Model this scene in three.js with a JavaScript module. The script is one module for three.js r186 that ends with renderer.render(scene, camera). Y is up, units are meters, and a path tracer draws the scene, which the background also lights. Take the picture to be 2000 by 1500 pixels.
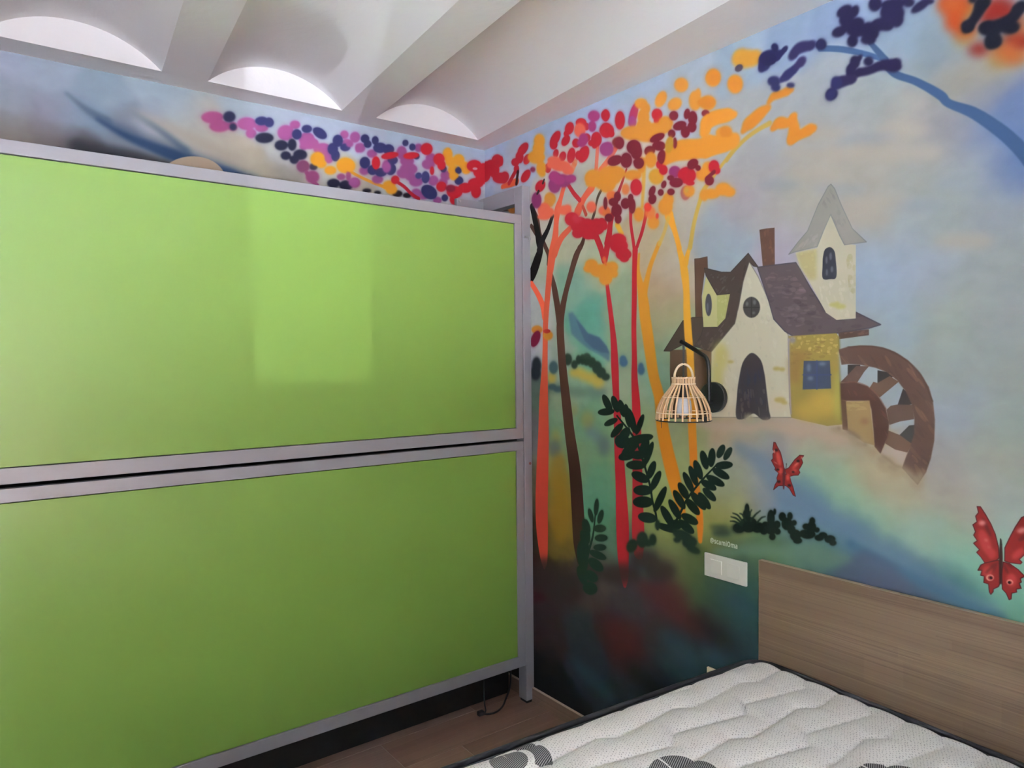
import * as THREE from 'three';
import { RoundedBoxGeometry } from 'three/addons/geometries/RoundedBoxGeometry.js';
import { ImprovedNoise } from 'three/addons/math/ImprovedNoise.js';
import { mergeGeometries } from 'three/addons/utils/BufferGeometryUtils.js';
import { RectAreaLightUniformsLib } from 'three/addons/lights/RectAreaLightUniformsLib.js';

// A small bedroom, in metres. The room's corner is the origin: the painted wall runs along +x, the wall behind the bunk bed along +z.
const scene = new THREE.Scene();
const ROOM_X = 4, ROOM_Z = 3.4, ROOM_H = 2.5;

// ---------------------------------------------------------------- camera, sky, daylight, exposure
const camera = new THREE.PerspectiveCamera(56.73, 2000 / 1500, 0.05, 60);
camera.rotation.order = 'YXZ';
camera.position.set(2.7811, 1.4994, 1.9283);
camera.rotation.set(-0.0298, 0.9294, -0.0095);
scene.add(camera);

scene.background = new THREE.Color(0xcfdcee);                       // bright hazy sky, seen only through the window
const renderer = new THREE.WebGLRenderer({ antialias: true });
renderer.toneMapping = THREE.LinearToneMapping;
renderer.toneMappingExposure = 3.6;
renderer.shadowMap.enabled = true;
RectAreaLightUniformsLib.init();

const WINDOW = { z0: 2.27, z1: 3.3, y0: 0.85, y1: 2.35 };             // opening in the wall across from the bunk bed, behind the camera
const DOOR = { z0: 1.3, z1: 2.155, y1: 2.05, ajar: 0.358 };           // terrace door beside it, a hand's width ajar
const daylight = new THREE.RectAreaLight(0xeff3ff, 1.15, WINDOW.z1 - WINDOW.z0, WINDOW.y1 - WINDOW.y0);
daylight.position.set(ROOM_X + 0.02, (WINDOW.y0 + WINDOW.y1) / 2, (WINDOW.z0 + WINDOW.z1) / 2);
daylight.lookAt(0, daylight.position.y, daylight.position.z);
daylight.name = 'window_daylight';
scene.add(daylight);
const sun = new THREE.DirectionalLight(0xe0ebff, 300);                // high from one side: it lights the pale terrace, whose glow goes up through the window on to the ceiling
sun.position.set(6.6, 12, 9); sun.target.position.set(6, 0, 2); sun.castShadow = true; sun.name = 'sun';
sun.shadow.camera.left = sun.shadow.camera.bottom = -9; sun.shadow.camera.right = sun.shadow.camera.top = 9; sun.shadow.camera.far = 40; sun.shadow.mapSize.set(2048, 2048);
scene.add(sun, sun.target);
const GLINT = { x: 7, y: 0.5, z: 2.85 };                            // added light standing in for a low sun reflection: it shines in through the gap of the door, up on to bed fronts and vaults
// ---------------------------------------------------------------- the painted walls
// Both walls carry a spray-painted mural. It is laid out in centimetres on the wall: u along the wall from the room's corner, v down from the ceiling.
const WALL_CM = 250, CANVAS = 2048;
const linear = (r, g, b) => { const c = new THREE.Color().setRGB(r / 255, g / 255, b / 255, THREE.SRGBColorSpace); return [c.r, c.g, c.b]; };
const css = (c) => (typeof c === 'string' ? c : `rgb(${c})`);     // paint colours: a name or red, green, blue
function muralCanvas(points, reach, seed) {
  // spray background: colours blended between the places where each was sprayed, with drifting cloudy edges
  const N = 320, data = new Uint8ClampedArray(N * N * 4), list = [];
  for (let i = 0; i < points.length; i += 5) list.push([points[i], points[i + 1], ...linear(points[i + 2], points[i + 3], points[i + 4])]);
  const warp = new ImprovedNoise();
  const fbm = (x, y, z) => warp.noise(x, y, z) + 0.5 * warp.noise(2 * x, 2 * y, z + 7) + 0.25 * warp.noise(4 * x, 4 * y, z + 13);
  const tmp = new THREE.Color();
  for (let j = 0; j < N; j++) for (let i = 0; i < N; i++) {
    let u = (i + 0.5) / N * WALL_CM, v = (j + 0.5) / N * WALL_CM;
    const du = 2.6 * fbm(u / 11, v / 11, seed), dv = 2.2 * fbm(u / 11, v / 11, seed + 3);
    u += du; v += dv;
    let w = 0, r = 0, g = 0, b = 0;
    for (const p of list) {
      const d = ((u - p[0]) ** 2 + (v - p[1]) ** 2) / (reach * reach), k = Math.exp(-d / 2) + 0.002 / (1 + d * d);
      w += k; r += k * p[2]; g += k * p[3]; b += k * p[4];
    }
    const t = 1 + 0.07 * fbm(u / 6, v / 4, seed + 9);
    tmp.setRGB(r / w * t, g / w * t, b / w * t).convertLinearToSRGB();
    data.set([tmp.r * 255, tmp.g * 255, tmp.b * 255, 255], (j * N + i) * 4);
  }
  const small = document.createElement('canvas'); small.width = small.height = N;
  small.getContext('2d').putImageData(new ImageData(data, N, N), 0, 0);
  const big = document.createElement('canvas'); big.width = big.height = CANVAS;
  const x = big.getContext('2d');
  x.imageSmoothingEnabled = true; x.imageSmoothingQuality = 'high';
  x.drawImage(small, 0, 0, CANVAS, CANVAS);
  x.scale(CANVAS / WALL_CM, CANVAS / WALL_CM);
  return [big, x];
}
function bounded(x, pts, soft, draw) {                 // paints inside the outline's own bounds only, which keeps soft edges quick
  let u0 = 1e9, u1 = -1e9, v0 = 1e9, v1 = -1e9;
  for (const [u, v, r] of pts) { u0 = Math.min(u0, u - r); u1 = Math.max(u1, u + r); v0 = Math.min(v0, v - r); v1 = Math.max(v1, v + r); }
  const m = 3 * soft + 0.3;
  x.save(); x.beginPath(); x.rect(u0 - m, v0 - m, u1 - u0 + 2 * m, v1 - v0 + 2 * m); x.clip(); spray(x, soft < 0.07 ? 0 : soft);
  draw(); x.restore();
}
const spray = (x, cm) => { x.filter = cm ? `blur(${(cm * CANVAS / WALL_CM).toFixed(1)}px)` : 'none'; };
function dabs(x, color, soft, a, alpha = 1) {          // ellipses u, v, half-length, half-width, turn
  const pts = []; for (let i = 0; i < a.length; i += 5) pts.push([a[i], a[i + 1], a[i + 2]]);
  bounded(x, pts, soft, () => {
    x.fillStyle = css(color); x.globalAlpha = alpha; x.beginPath();
    for (let i = 0; i < a.length; i += 5) { x.moveTo(a[i] + a[i + 2] * Math.cos(a[i + 4]), a[i + 1] + a[i + 2] * Math.sin(a[i + 4])); x.ellipse(a[i], a[i + 1], a[i + 2], a[i + 3], a[i + 4], 0, 7); }
    x.fill();
  });
  if (soft >= 0.12 && soft <= 0.5 && alpha > 0.9) bounded(x, pts, soft * 3, () => {      // overspray round the dabs
    x.fillStyle = css(color); x.globalAlpha = 0.3; x.beginPath();
    for (let i = 0; i < a.length; i += 5) { x.moveTo(a[i] + a[i + 2] * 1.15 * Math.cos(a[i + 4]), a[i + 1] + a[i + 2] * 1.15 * Math.sin(a[i + 4])); x.ellipse(a[i], a[i + 1], a[i + 2] * 1.15, a[i + 3] * 1.15, a[i + 4], 0, 7); }
    x.fill();
  });
}
function shape(x, color, a, soft = 0, alpha = 1, edge) {  // a filled outline
  const pts = []; for (let i = 0; i < a.length; i += 2) pts.push([a[i], a[i + 1], 0.3]);
  bounded(x, pts, soft, () => {
    x.fillStyle = css(color); x.globalAlpha = alpha; x.beginPath();
    for (let i = 0; i < a.length; i += 2) x.lineTo(a[i], a[i + 1]);
    x.closePath(); x.fill();
    if (edge) { x.strokeStyle = edge[0]; x.lineWidth = edge[1]; x.lineJoin = 'round'; x.stroke(); }
  });
}
function curve(x, color, a, soft = 0, fill = 0, alpha = 1) {   // a closed smooth outline
  const p = []; for (let i = 0; i < a.length; i += 2) p.push(new THREE.Vector3(a[i], a[i + 1], 0));
  const c = new THREE.CatmullRomCurve3(p, true, 'centripetal').getPoints(p.length * 8);
  shape(x, color, c.flatMap((q) => [q.x, q.y]), soft, alpha);
}
function limb(x, color, a, soft = 0, alpha = 1, color2) {      // a brush stroke of changing width: u, v, width
  const p = []; for (let i = 0; i < a.length; i += 3) p.push(new THREE.Vector3(a[i], a[i + 1], a[i + 2]));
  const c = new THREE.CatmullRomCurve3(p, false, 'centripetal'), n = p.length * 10, left = [], right = [];
  for (let i = 0; i <= n; i++) {
    const q = c.getPoint(i / n), t = c.getTangent(i / n), l = Math.hypot(t.x, t.y) || 1, h = q.z / 2;
    left.push(q.x - t.y / l * h, q.y + t.x / l * h); right.unshift(q.x + t.y / l * h, q.y - t.x / l * h);
  }
  bounded(x, p.map((q) => [q.x, q.y, q.z]), soft, () => {
    x.fillStyle = css(color);
    if (color2) { const e = p[p.length - 1], g = x.createLinearGradient(p[0].x, p[0].y, e.x, e.y); g.addColorStop(0, css(color)); g.addColorStop(0.45, css(color)); g.addColorStop(0.75, color2); g.addColorStop(1, color2); x.fillStyle = g; } x.globalAlpha = alpha; x.beginPath();
    for (let i = 0; i < left.length; i += 2) x.lineTo(left[i], left[i + 1]);
    for (let i = 0; i < right.length; i += 2) x.lineTo(right[i], right[i + 1]);
    x.closePath(); x.fill();
    for (const q of [p[0], p[p.length - 1]]) { x.beginPath(); x.arc(q.x, q.y, q.z / 2, 0, 7); x.fill(); }
  });
}
function dry(x, color, a, n, seed, len, wid, turn, alpha) {   // dry-brush flecks inside an outline
  let s = seed; const rnd = () => ((s = (s * 16807) % 2147483647) / 2147483647);
  let u0 = 1e9, u1 = -1e9, v0 = 1e9, v1 = -1e9;
  x.save(); x.beginPath();
  for (let i = 0; i < a.length; i += 2) { x.lineTo(a[i], a[i + 1]); u0 = Math.min(u0, a[i]); u1 = Math.max(u1, a[i]); v0 = Math.min(v0, a[i + 1]); v1 = Math.max(v1, a[i + 1]); }
  x.closePath(); x.clip(); x.fillStyle = css(color);
  for (let k = 0; k < n; k++) { x.globalAlpha = alpha * (0.4 + 0.6 * rnd()); x.beginPath(); x.ellipse(u0 + (u1 - u0) * rnd(), v0 + (v1 - v0) * rnd(), len * (0.4 + rnd()), wid * (0.5 + rnd()), turn + 0.4 * (rnd() - 0.5), 0, 7); x.fill(); }
  x.restore(); x.globalAlpha = 1; spray(x, 0);
}

function paintMural() {
  const [canvas, x] = muralCanvas([
    ...[5.6,5.6,174,192,216, 39.8,4.8,176,195,219, 71.7,4.3,175,192,216, 98.6,4.1,173,188,207, 121.6,4.4,168,178,188, 141.6,5.5,144,159,173, 159,5.9,125,140,158, 171.5,6.2,116,130,150, 188.1,14.7,115,129,141, 200.4,21.8,108,118,121, 21.3,15.6,182,192,206, 42.8,37.5,191,187,174, 39,58.7,175,180,164],
    ...[38.8,76.2,187,192,190, 38.5,96,184,187,195, 62.5,22.4,187,187,176, 62.2,51,179,179,153, 62,69.5,131,165,147, 70.9,82.4,96,153,135, 70.8,94.5,112,161,141, 52.1,98.4,151,167,154, 61.6,106.8,138,168,145, 76.9,63,164,170,144, 90.8,28.7,181,178,167, 89.1,79.6,142,158,130, 89,95,136,155,125, 90.3,110.3,147,163,134, 105.6,59,167,153,123, 107.9,73.7,162,139,111, 107.9,84.5,151,145,109, 112.5,95.5,136,152,124, 107.8,106.2,134,162,139],
    ...[117.2,50.2,166,159,145, 112.6,67.1,170,158,139, 131.9,59.3,144,152,156, 141.6,51.2,150,143,145, 147.1,41.2,152,146,142, 150.6,34.3,144,145,147, 141.6,27.3,154,156,154, 159.1,24.6,147,150,150, 167.1,34.1,144,143,137, 164,45,149,145,135, 181.7,48.9,145,140,129, 174.5,31.9,145,145,143, 170.1,22.1,141,146,149, 181.6,28.5,128,134,132, 188.3,39.8,140,135,127, 194.7,51.8,138,139,132, 200.6,43.1,121,119,119, 206.1,32.4,122,118,106, 211.6,44.3,84,98,124, 215.3,55.2,75,93,124, 206.3,54.4,124,129,133],
    ...[211.8,66.4,126,131,133, 200.7,62,134,139,132, 184.5,61.7,145,144,136, 192.3,68.3,141,148,149, 150.7,55.9,152,148,145, 160.8,57.6,151,147,133, 137.8,63.4,144,156,163, 154.2,68.7,166,158,171, 159.2,64.9,157,153,157, 185.9,75.4,145,158,172, 194.9,77.7,144,151,160, 206.5,77.8,138,143,140, 215.1,78.7,133,138,135, 188.6,89.1,145,158,166, 201,89.8,142,150,140, 212.1,90.4,138,143,141, 181.9,97,146,156,150, 201.1,102.5,144,151,145, 213.2,102.5,145,152,146, 204.6,112.6,151,158,164, 213.4,115.8,150,161,152],
    ...[201.2,125.5,159,158,155, 211.3,124.5,160,164,149, 201.3,133.3,164,155,141, 212.5,131.7,165,168,159, 204.8,140.4,158,160,141, 216.7,135.9,159,175,164, 131.8,114.3,166,158,123, 137.8,122.3,166,144,118, 147.2,121.7,153,151,124, 159.3,120.8,172,153,135, 170.5,122.9,168,149,128, 182.1,130.3,166,155,124, 188.9,135,171,157,130, 167.4,129.1,146,166,142, 162.6,134.1,131,164,143, 175,136.9,138,171,144, 184.9,142.5,144,174,148, 195.3,144.7,147,173,155, 204.9,148,126,173,150, 213.7,152.2,126,177,152, 216.4,160.1,109,158,136],
    ...[150.8,129.3,127,136,146, 147.2,126.4,143,142,138, 157.7,140.1,86,116,139, 165.9,144.2,78,110,137, 175.1,148.5,77,109,130, 185,152.2,81,115,129, 195.4,156.6,65,98,113, 203.9,159.7,60,94,100, 209.5,160.7,60,105,96, 141.6,131.8,145,150,132, 135.8,142.4,148,153,127, 149,140.6,135,140,143, 131.8,151.4,144,143,78, 139.7,148.5,155,154,96, 161,146.5,114,129,144, 167.5,152.9,93,121,99, 135.8,159.1,83,94,57, 147.2,158.5,87,112,77, 157.7,157.9,86,115,93, 167.5,157.3,79,105,100, 176.6,159.7,68,92,109, 185,159.1,72,79,98, 195.5,161.3,60,78,89],
    ...[121.3,144.4,150,156,95, 116.9,134.4,151,159,111, 121.3,121.7,148,149,110, 110.1,126.1,150,154,119, 102.9,132.2,152,162,110, 107.6,155.5,143,151,85, 105.2,161.5,119,126,77, 100.3,145.5,149,159,102, 92.7,136.9,122,152,112, 79.2,130.4,120,150,114, 70.6,125,117,154,127, 51.8,126.2,123,154,125, 55.1,117.5,146,163,134, 48.3,141.6,140,140,83, 51.5,152.1,144,125,52, 51.4,162.9,136,113,50, 47.9,174.4,109,91,42, 64.4,139.9,120,149,113, 76.2,148.7,102,149,118, 76.1,158.8,90,142,112, 81.7,167.9,90,122,97, 92.8,121.7,139,157,116],
    ...[38.3,111.5,86,101,89, 38.1,131.5,102,102,102, 37.1,154,89,82,63, 37.5,176.4,52,40,31, 40.8,191.4,53,19,22, 54.3,194.7,57,45,40, 78.8,180.5,80,71,62, 70,190.8,70,58,54, 97.7,172.4,74,83,78, 109.9,171.6,102,104,68, 119,173.1,86,94,54, 123.4,177.4,66,83,54, 105.1,180.1,67,67,69, 131.8,178.7,52,72,58, 143.5,167.4,51,79,70, 143.5,180.5,41,71,66, 141.6,189.3,43,59,59, 89.7,191.7,61,55,55, 109.8,184.4,67,49,47, 107.5,181.4,76,37,37, 84.2,203.1,58,40,40, 89.6,203.4,71,40,40],
    ...[63.7,209.2,48,53,55, 47.4,214.1,49,37,37, 69.7,222,46,50,55, 92.3,210.4,59,40,39, 109.8,199.2,53,46,43, 127.6,190.2,49,40,37, 135.8,194.5,42,57,60, 114.4,205,48,67,71, 97.4,218.4,47,54,57, 78.4,233.3,41,45,48, 47.1,240.8,27,27,27, 60.2,246.7,27,28,29, 109.7,217.7,40,42,44, 131.7,200.9,40,56,58, 141.6,205.9,38,42,44, 167.6,188.8,38,53,50, 195.6,179.3,45,63,58, 216,174.8,54,83,73],
  ], 4.6, 11);
  // far hill, ridge of little trees, yellow meadow
  shape(x, [74,100,124], [58.8,80.1, 61.3,79.8, 63.7,82, 66.7,85.1, 70.3,88.5, 74.4,89.8, 77.2,90.7, 80.6,93.8, 82.5,96.8, 82.2,99.9, 76.6,97.1, 70.8,95, 64.8,91.5, 60.6,88.5], 0.45, 0.8);
  shape(x, [61,83,107], [63.1,82.4, 66.7,85.3, 70.3,88.7, 76.7,90.5, 80.9,94.2, 82.2,96.8, 77.8,96.3, 73.2,94.6, 68.5,91.6], 0.3, 0.8);
  dabs(x, [96,121,110], 1.2, [64.6,112.1,7.6,2.1,3.11, 73.6,111.9,7.3,2.5,3.11, 53.9,110.7,6.1,1.8,3.12], 0.7);
  dabs(x, [198,167,68], 0.9, [64.1,104.3,5.1,2.1,3.13, 68.3,105.5,3.7,2.1,3.12, 73.1,106.3,4.9,2.5,3.12, 76,107.8,3.6,2.5,3.10, 48,106.5,2.8,2.7,2.84], 0.85);
  dabs(x, [34,49,38], 0.3, [58.2,98.9,2.6,2.4,-3.14, 62.3,101,1.9,1.7,3.12, 64.8,99.1,1.9,1.6,1.58, 67.2,99,2.1,1.9,1.58, 69.6,99,2.8,2.5,-3.13, 72.5,100.2,2.4,2.1,3.14, 75.4,102.2,2.7,2.5,3.09, 77.7,104.2,2.7,2.1,3.12, 80.2,105.8,2.3,1.4,3.12]);
  dabs(x, [32,38,43], 0.5, [37.8,101.3,3.7,3.3,1.63, 37,104.5,3.7,3.2,3.07]); dabs(x, [66,92,96], 0.4, [49.1,102.2,2.9,2.7,3.08, 48.3,110.4,2.8,1.3,3.11, 52,111.2,3.4,1.3,3.11]);
  dabs(x, [61,92,117], 0.35, [89.5,99.2,1.8,1.5,-3.12, 89.8,100.3,2.1,1.6,-3.14, 98.5,101.9,1.4,1.3,1.62, 98.6,103.2,1.7,1.7,1.66]);
  dabs(x, [102,117,140], 1.5, [71.1,126.2,3.8,2.5,1.63, 75.2,129.5,2.6,2.3,2.10], 0.6);
  dabs(x, [159,148,71], 1.4, [69.8,123,4.2,3.4,2.95, 61.7,119.6,2.6,1.7,3.05, 50.4,131.6,3.6,2.7,1.71], 0.6);
  dabs(x, [84,94,110], 1.3, [49.5,136.3,3.9,3.5,2.46, 79,132.5,3.9,3.1,1.75], 0.6);
  dabs(x, [155,114,36], 1.6, [52,147.5,9.6,5.5,1.65, 52.7,164.1,12.1,6.3,1.65], 0.6);
  // dark undergrowth along the bottom: brushed streaks of wine red, slate and moss
  dabs(x, [79,39,37], 2.2, [107.5,181.4,13.8,5.4,-3.11, 88.3,205.8,8.4,7.1,-3.11, 116.7,188,12,3.9,-2.91], 0.7);
  dabs(x, [52,74,82], 2, [116.7,200.6,11.5,3.7,-2.85, 72.6,227.2,13.9,4,-2.85, 131.7,199.2,7,3.4,-2.88, 139.7,178.2,7.3,3.8,-3.04, 97.6,176.2,10,2.9,-3.13], 0.6);
  dabs(x, [26,24,24], 2.4, [43.7,237.5,16.9,9.1,1.75, 56.9,248,21.9,6.2,2.73, 99.9,217.4,10.5,3.5,-2.92, 131.8,190.6,10.9,3.3,-2.90], 0.6);

  limb(x, [96,119,138], [139.7,127.4,3.7, 149,131.8,5.9, 157.7,139.4,7.6, 167.5,144.7,7.1, 179.4,149.1,7.2, 190.3,153.8,6.6, 201.5,158.4,5.4, 211.7,160.9,3.4], 1.4, 0.55); limb(x, [65,97,117], [176.5,151.3,2.3, 187.7,155.2,2.7, 197.9,158.4,2.5, 207.3,160.8,2.3, 213.8,161.5,1.6], 0.7, 0.6);
  dabs(x, [154,144,131], 1.2, [173.1,42.8,9.2,2.1,-3.02, 189.6,46.7,11,2.1,-2.90, 165.6,46.8,8.3,1.8,-2.92, 181.7,58.5,10,2,-3.06, 204.3,71.3,7.1,1.8,-2.99, 160.8,39.8,6.9,1.5,-2.90, 176.1,61.4,11.5,2.3,-2.97, 189.6,40.8,6.9,2.1,-2.86, 165.5,35.4,10.1,2,-2.88], 0.75); dabs(x, [125,131,136], 1.1, [180.3,40.4,8.7,1.4,-2.98, 194.7,60.9,7.8,1.6,-2.95, 173.2,52.7,7.8,1.3,-2.94, 204.1,57.6,6,1.8,-2.92, 154.1,47.4,7.3,1.9,-2.92], 0.5);
  shape(x, [81,82,101], [170.6,162.5, 175.1,155.7, 180.8,152.3, 186.4,153.5, 191.6,157.5, 199.1,161, 207.3,162.6, 170.7,172.9], 1, 0.55); dabs(x, [100,130,108], 0.9, [147.2,158.8,7.8,2.3,2.92, 161.1,156.9,8.8,2.5,2.92, 135.8,162.2,6.3,1.7,2.92, 170.6,156.9,6.5,2.4,2.89], 0.6);
  // the mill: chimneys, roofs, walls, openings
  shape(x, [87,66,48], [112.2,96.1, 130.2,96.2, 129.8,107.3, 129.5,119, 113,119.9, 112.1,104.4]);
  shape(x, [76,54,40], [122.9,65.8, 125.1,65.9, 128.1,65.7, 128.3,70.9, 126.9,70.7, 125.7,78.7, 126.1,86.2, 123.3,85.6], 0, 1, ['#3a2c24', 0.2]);
  shape(x, [65,54,44], [109.4,96.4, 117.8,86.3, 121.9,85.4, 126.1,85.5, 126.5,89, 125.7,91.5, 123,95.1, 118.6,94.1, 112.2,96.5], 0, 1, ['#332a22', 0.3]);
  shape(x, [60,49,42], [137.2,71.8, 143.7,66.6, 147.2,71.2, 145.7,70.8, 144.1,69.3, 142.6,72.9, 141.2,78, 139.8,86.2, 138.7,88.6, 130.3,97.1, 123,95.1, 125.7,91.2, 126.5,88.6, 131.9,89.1, 135.2,86.4, 136.8,78.6, 131.9,78.6, 127.6,71.8, 126.9,69.3, 133.7,71.4], 0, 1, ['#2c2521', 0.3]);
  dry(x, [106,89,81], [125.7,91.5, 131.9,89.2, 136,87.4, 134.3,92.3, 130.3,97, 123,95.1], 26, 5, 0.9, 0.35, -0.8, 0.5);
  dry(x, [89,86,82], [128.5,71.4, 139,73, 136.6,78.4, 132.2,78.3], 24, 15, 0.7, 0.3, -0.7, 0.5);
  dry(x, [36,29,25], [137.2,71.8, 143.7,66.6, 141.2,78, 138.7,88.6, 133.7,93.3, 136.8,78.6], 30, 25, 0.9, 0.4, -1.2, 0.5);
  shape(x, [178,174,120], [127.6,72.2, 131.9,78.7, 132,89, 126.5,88.8, 126,78.8]); shape(x, [162,162,100], [131.9,78.7, 137,78.7, 135.2,86.4, 132,89.1]);
  dry(x, [183,179,125], [131.9,78.7, 137,78.7, 135.2,86.4, 132,89.1], 16, 35, 0.5, 0.4, 0, 0.6);
  dabs(x, [58,57,61], 0.08, [128.6,81.6,3.7,1.3,1.56]); dabs(x, [92,90,96], 0.15, [128.2,82.5,1.6,0.4,1.57], 0.8);
  const front = [144.1,69.3, 147.2,74.1, 151,81.9, 152.7,87.6, 157.5,92.4, 158,113.2, 158.6,117.1, 129.4,118.7, 129.7,97.1, 138.8,88.2, 140.4,82.3, 141.9,75.2];
  shape(x, '#c3bda4', front, 0.1, 1, ['#4a4440', 0.16]);
  dabs(x, [180,171,93], 1.2, [133.4,98.8,4.7,3.1,1.56, 131.9,105.3,6.3,2.5,1.57, 133.1,111.8,3.1,2.5,1.63], 0.75);
  dabs(x, [200,182,153], 1.2, [154.2,113.4,3.2,2.9,2.94, 136,116.1,4.3,2.1,3.08], 0.6);
  dry(x, '#aaa592', front, 60, 45, 1, 0.5, 1.2, 0.3); dry(x, '#d6d1bc', front, 60, 46, 1, 0.5, 1.2, 0.3);
  dabs(x, [163,142,70], 0.35, [153.7,102.6,1.3,0.6,3.14, 155.5,102.8,1,0.6,3.14, 137.2,100.4,1.3,0.4,-3.13, 154.8,112,1.9,0.8,3.10, 156.3,112.8,1.1,0.5,3.09], 0.8);
  dabs(x, [57,53,49], 0.1, [144.9,83.5,3.3,3,1.17]); dabs(x, [103,101,100], 0.2, [146,82,0.8,0.6,1.45, 143.3,82.3,0.7,0.5,1.51, 145.7,85.3,0.6,0.4,-3.02], 0.8); limb(x, [41,37,34], [144.9,80.5,0.4, 144.9,86.5,0.4]); limb(x, [41,37,34], [142.1,83.4,0.4, 147.6,83.7,0.4]);
  curve(x, [50,45,46], [139.6,118.5, 139.6,111.6, 140.4,105.7, 142.1,100.1, 145,97.7, 148,99.7, 149.4,103.7, 150.3,109.8, 151.1,115.4, 151.5,117.8, 149,118.4, 145.7,116.6, 142.9,118.2], 0.1);
  dry(x, [43,44,57], [140.4,105.7, 145,97.7, 149,103.7, 150,113.6, 140.1,114], 20, 55, 1.6, 0.35, 1.5, 0.6); dry(x, [94,85,79], [140.1,109.1, 150,108.9, 151.4,118.2, 139.6,118.9], 26, 56, 1.4, 0.35, 1.5, 0.5);
  shape(x, [77,54,43], [147.7,59.9, 150.2,59.9, 152.9,60.1, 153,71.6, 148.9,71.4], 0.05); dry(x, [103,75,56], [147.7,59.9, 152.9,60.1, 153,71.6, 148.9,71.4], 20, 65, 0.9, 0.4, 1.4, 0.5);
  const roof = [147,71.3, 152.6,71.3, 159.9,71.4, 161.3,73.6, 164.6,79.3, 169.3,86.6, 172.9,88.7, 177.8,88.9, 177.9,87.1, 184.6,90.8, 181.6,91.6, 172.4,92.6, 159.5,93.2, 156.3,91.3, 152.7,87.6, 151,82.1];
  shape(x, '#4c4140', roof, 0.05, 1, ['#38343a', 0.35]);
  dry(x, [111,95,95], [148.9,73.5, 158.2,73.2, 163.1,79.9, 164.1,82.7, 152.1,80.8], 46, 75, 1.5, 0.5, 0.1, 0.42); dry(x, [102,90,89], [153.2,83.7, 165,82.8, 168.3,88.2, 158.3,90.9], 46, 76, 1.5, 0.5, 0.1, 0.4); dry(x, '#352b2b', roof, 60, 77, 1.2, 0.45, 0.1, 0.4);
  shape(x, [70,52,42], [172.9,92.5, 181.5,91.9, 181.5,93.5, 173.2,94.3], 0.05); dry(x, [113,86,72], [174.7,92.6, 181.1,92, 181.3,93.1, 174.7,93.7], 8, 85, 1.2, 0.25, -0.1, 0.7);
  shape(x, [184,178,153], [159.8,68.5, 166.5,68, 170.5,59.5, 174.4,67.9, 177.8,68.7, 177.9,88.8, 172.4,88.9, 169.3,86.7, 166.1,80.9, 163.2,75.6, 161.3,72.8], 0.06);
  shape(x, [159,147,96], [159.9,68.5, 166.4,68.3, 166.4,77.1, 164.1,76.9, 161.3,72.8], 0.5, 0.8); dry(x, [181,170,119], [159.9,68.5, 166.4,68.3, 166.4,77.1, 161.3,72.8], 22, 95, 0.6, 0.4, 0, 0.6); dry(x, [165,157,121], [175,70.8, 177.8,71.1, 177.8,82.9, 175.9,81], 26, 96, 0.6, 0.8, 0, 0.5);
  dry(x, [203,197,175], [166.9,77.2, 177.2,78.2, 177.3,88.3, 172.4,88.5, 167.9,83], 26, 97, 1, 0.5, 1.3, 0.45); dabs(x, [170,163,89], 0.3, [171.7,84.6,1.6,0.6,-3.06, 173.5,85.2,1.6,0.7,-3.05, 172.6,84.2,0.7,0.4,-3.05], 0.8);
  shape(x, [125,121,111], [157.6,68.7, 160.7,65.4, 163.6,62.7, 166.8,55.8, 169.8,51.2, 170.6,50.7, 171.7,52.2, 173.8,57.5, 176.8,64.1, 180.7,68.3, 174.6,68.2, 173.2,65.4, 170.6,59.1, 168.6,63, 166.6,67.6, 162.1,68, 159.3,68.3], 0.05, 1, ['#696965', 0.25]);
  dry(x, [150,146,134], [159.2,67.9, 164,63.6, 166.9,63.6, 166.4,67.5], 22, 105, 1, 0.4, -0.8, 0.5); dry(x, [104,100,92], [167.8,55.9, 170.5,51.7, 172.7,56.4, 175.8,64.1, 173.2,65, 170.5,58.6], 30, 106, 1.2, 0.4, 1.1, 0.45);
  curve(x, [44,44,49], [168.4,77, 168.2,73.4, 168.4,70.4, 169,68.7, 170.4,68.3, 171.6,69.4, 172.1,72.1, 172.1,77.2, 170.6,77.3], 0.06); dabs(x, [118,117,121], 0.15, [170.6,70.9,1.1,0.4,1.54, 169.4,71.8,1.1,0.3,1.56, 171,74.6,0.9,0.4,1.54, 169.5,75.3,1,0.3,1.56], 0.6);
  const side = [157.6,92.9, 172.4,92.6, 173.2,93.8, 173.7,108.3, 174.2,118.2, 169.8,118.9, 158.6,117.2];
  shape(x, '#84733a', side, 0.06); dabs(x, [170,142,66], 1.2, [168.9,112.8,4.8,3.6,3.05, 164.2,114.8,4.5,2.8,3.07], 0.8); dabs(x, [123,94,53], 1, [159.8,101.8,5.2,2.1,1.57, 161.2,98.7,3.1,1.4,-3.12], 0.6); dabs(x, [150,149,73], 0.8, [173,110.5,7.2,1.1,1.57], 0.7);
  dry(x, [177,155,91], [158.3,93.2, 172.4,92.9, 173.4,99.3, 158.3,96.3], 60, 115, 0.55, 0.35, 0, 0.6); dry(x, [109,88,45], [158.3,95, 172.9,94.5, 172.9,99.7, 158.3,103.2], 36, 116, 0.9, 0.3, 0, 0.5);
  dabs(x, [116,112,131], 0.3, [158.9,94.1,1.1,1,-2.95], 0.7); limb(x, [140,133,149], [157.7,93.8,0.6, 157.9,104.1,0.5, 158.5,116,0.4], 0.15, 0.7); limb(x, [91,88,57], [173.2,93.8,0.5, 173.6,106.1,0.5, 174,116.9,0.4], 0.2, 0.7);
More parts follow.
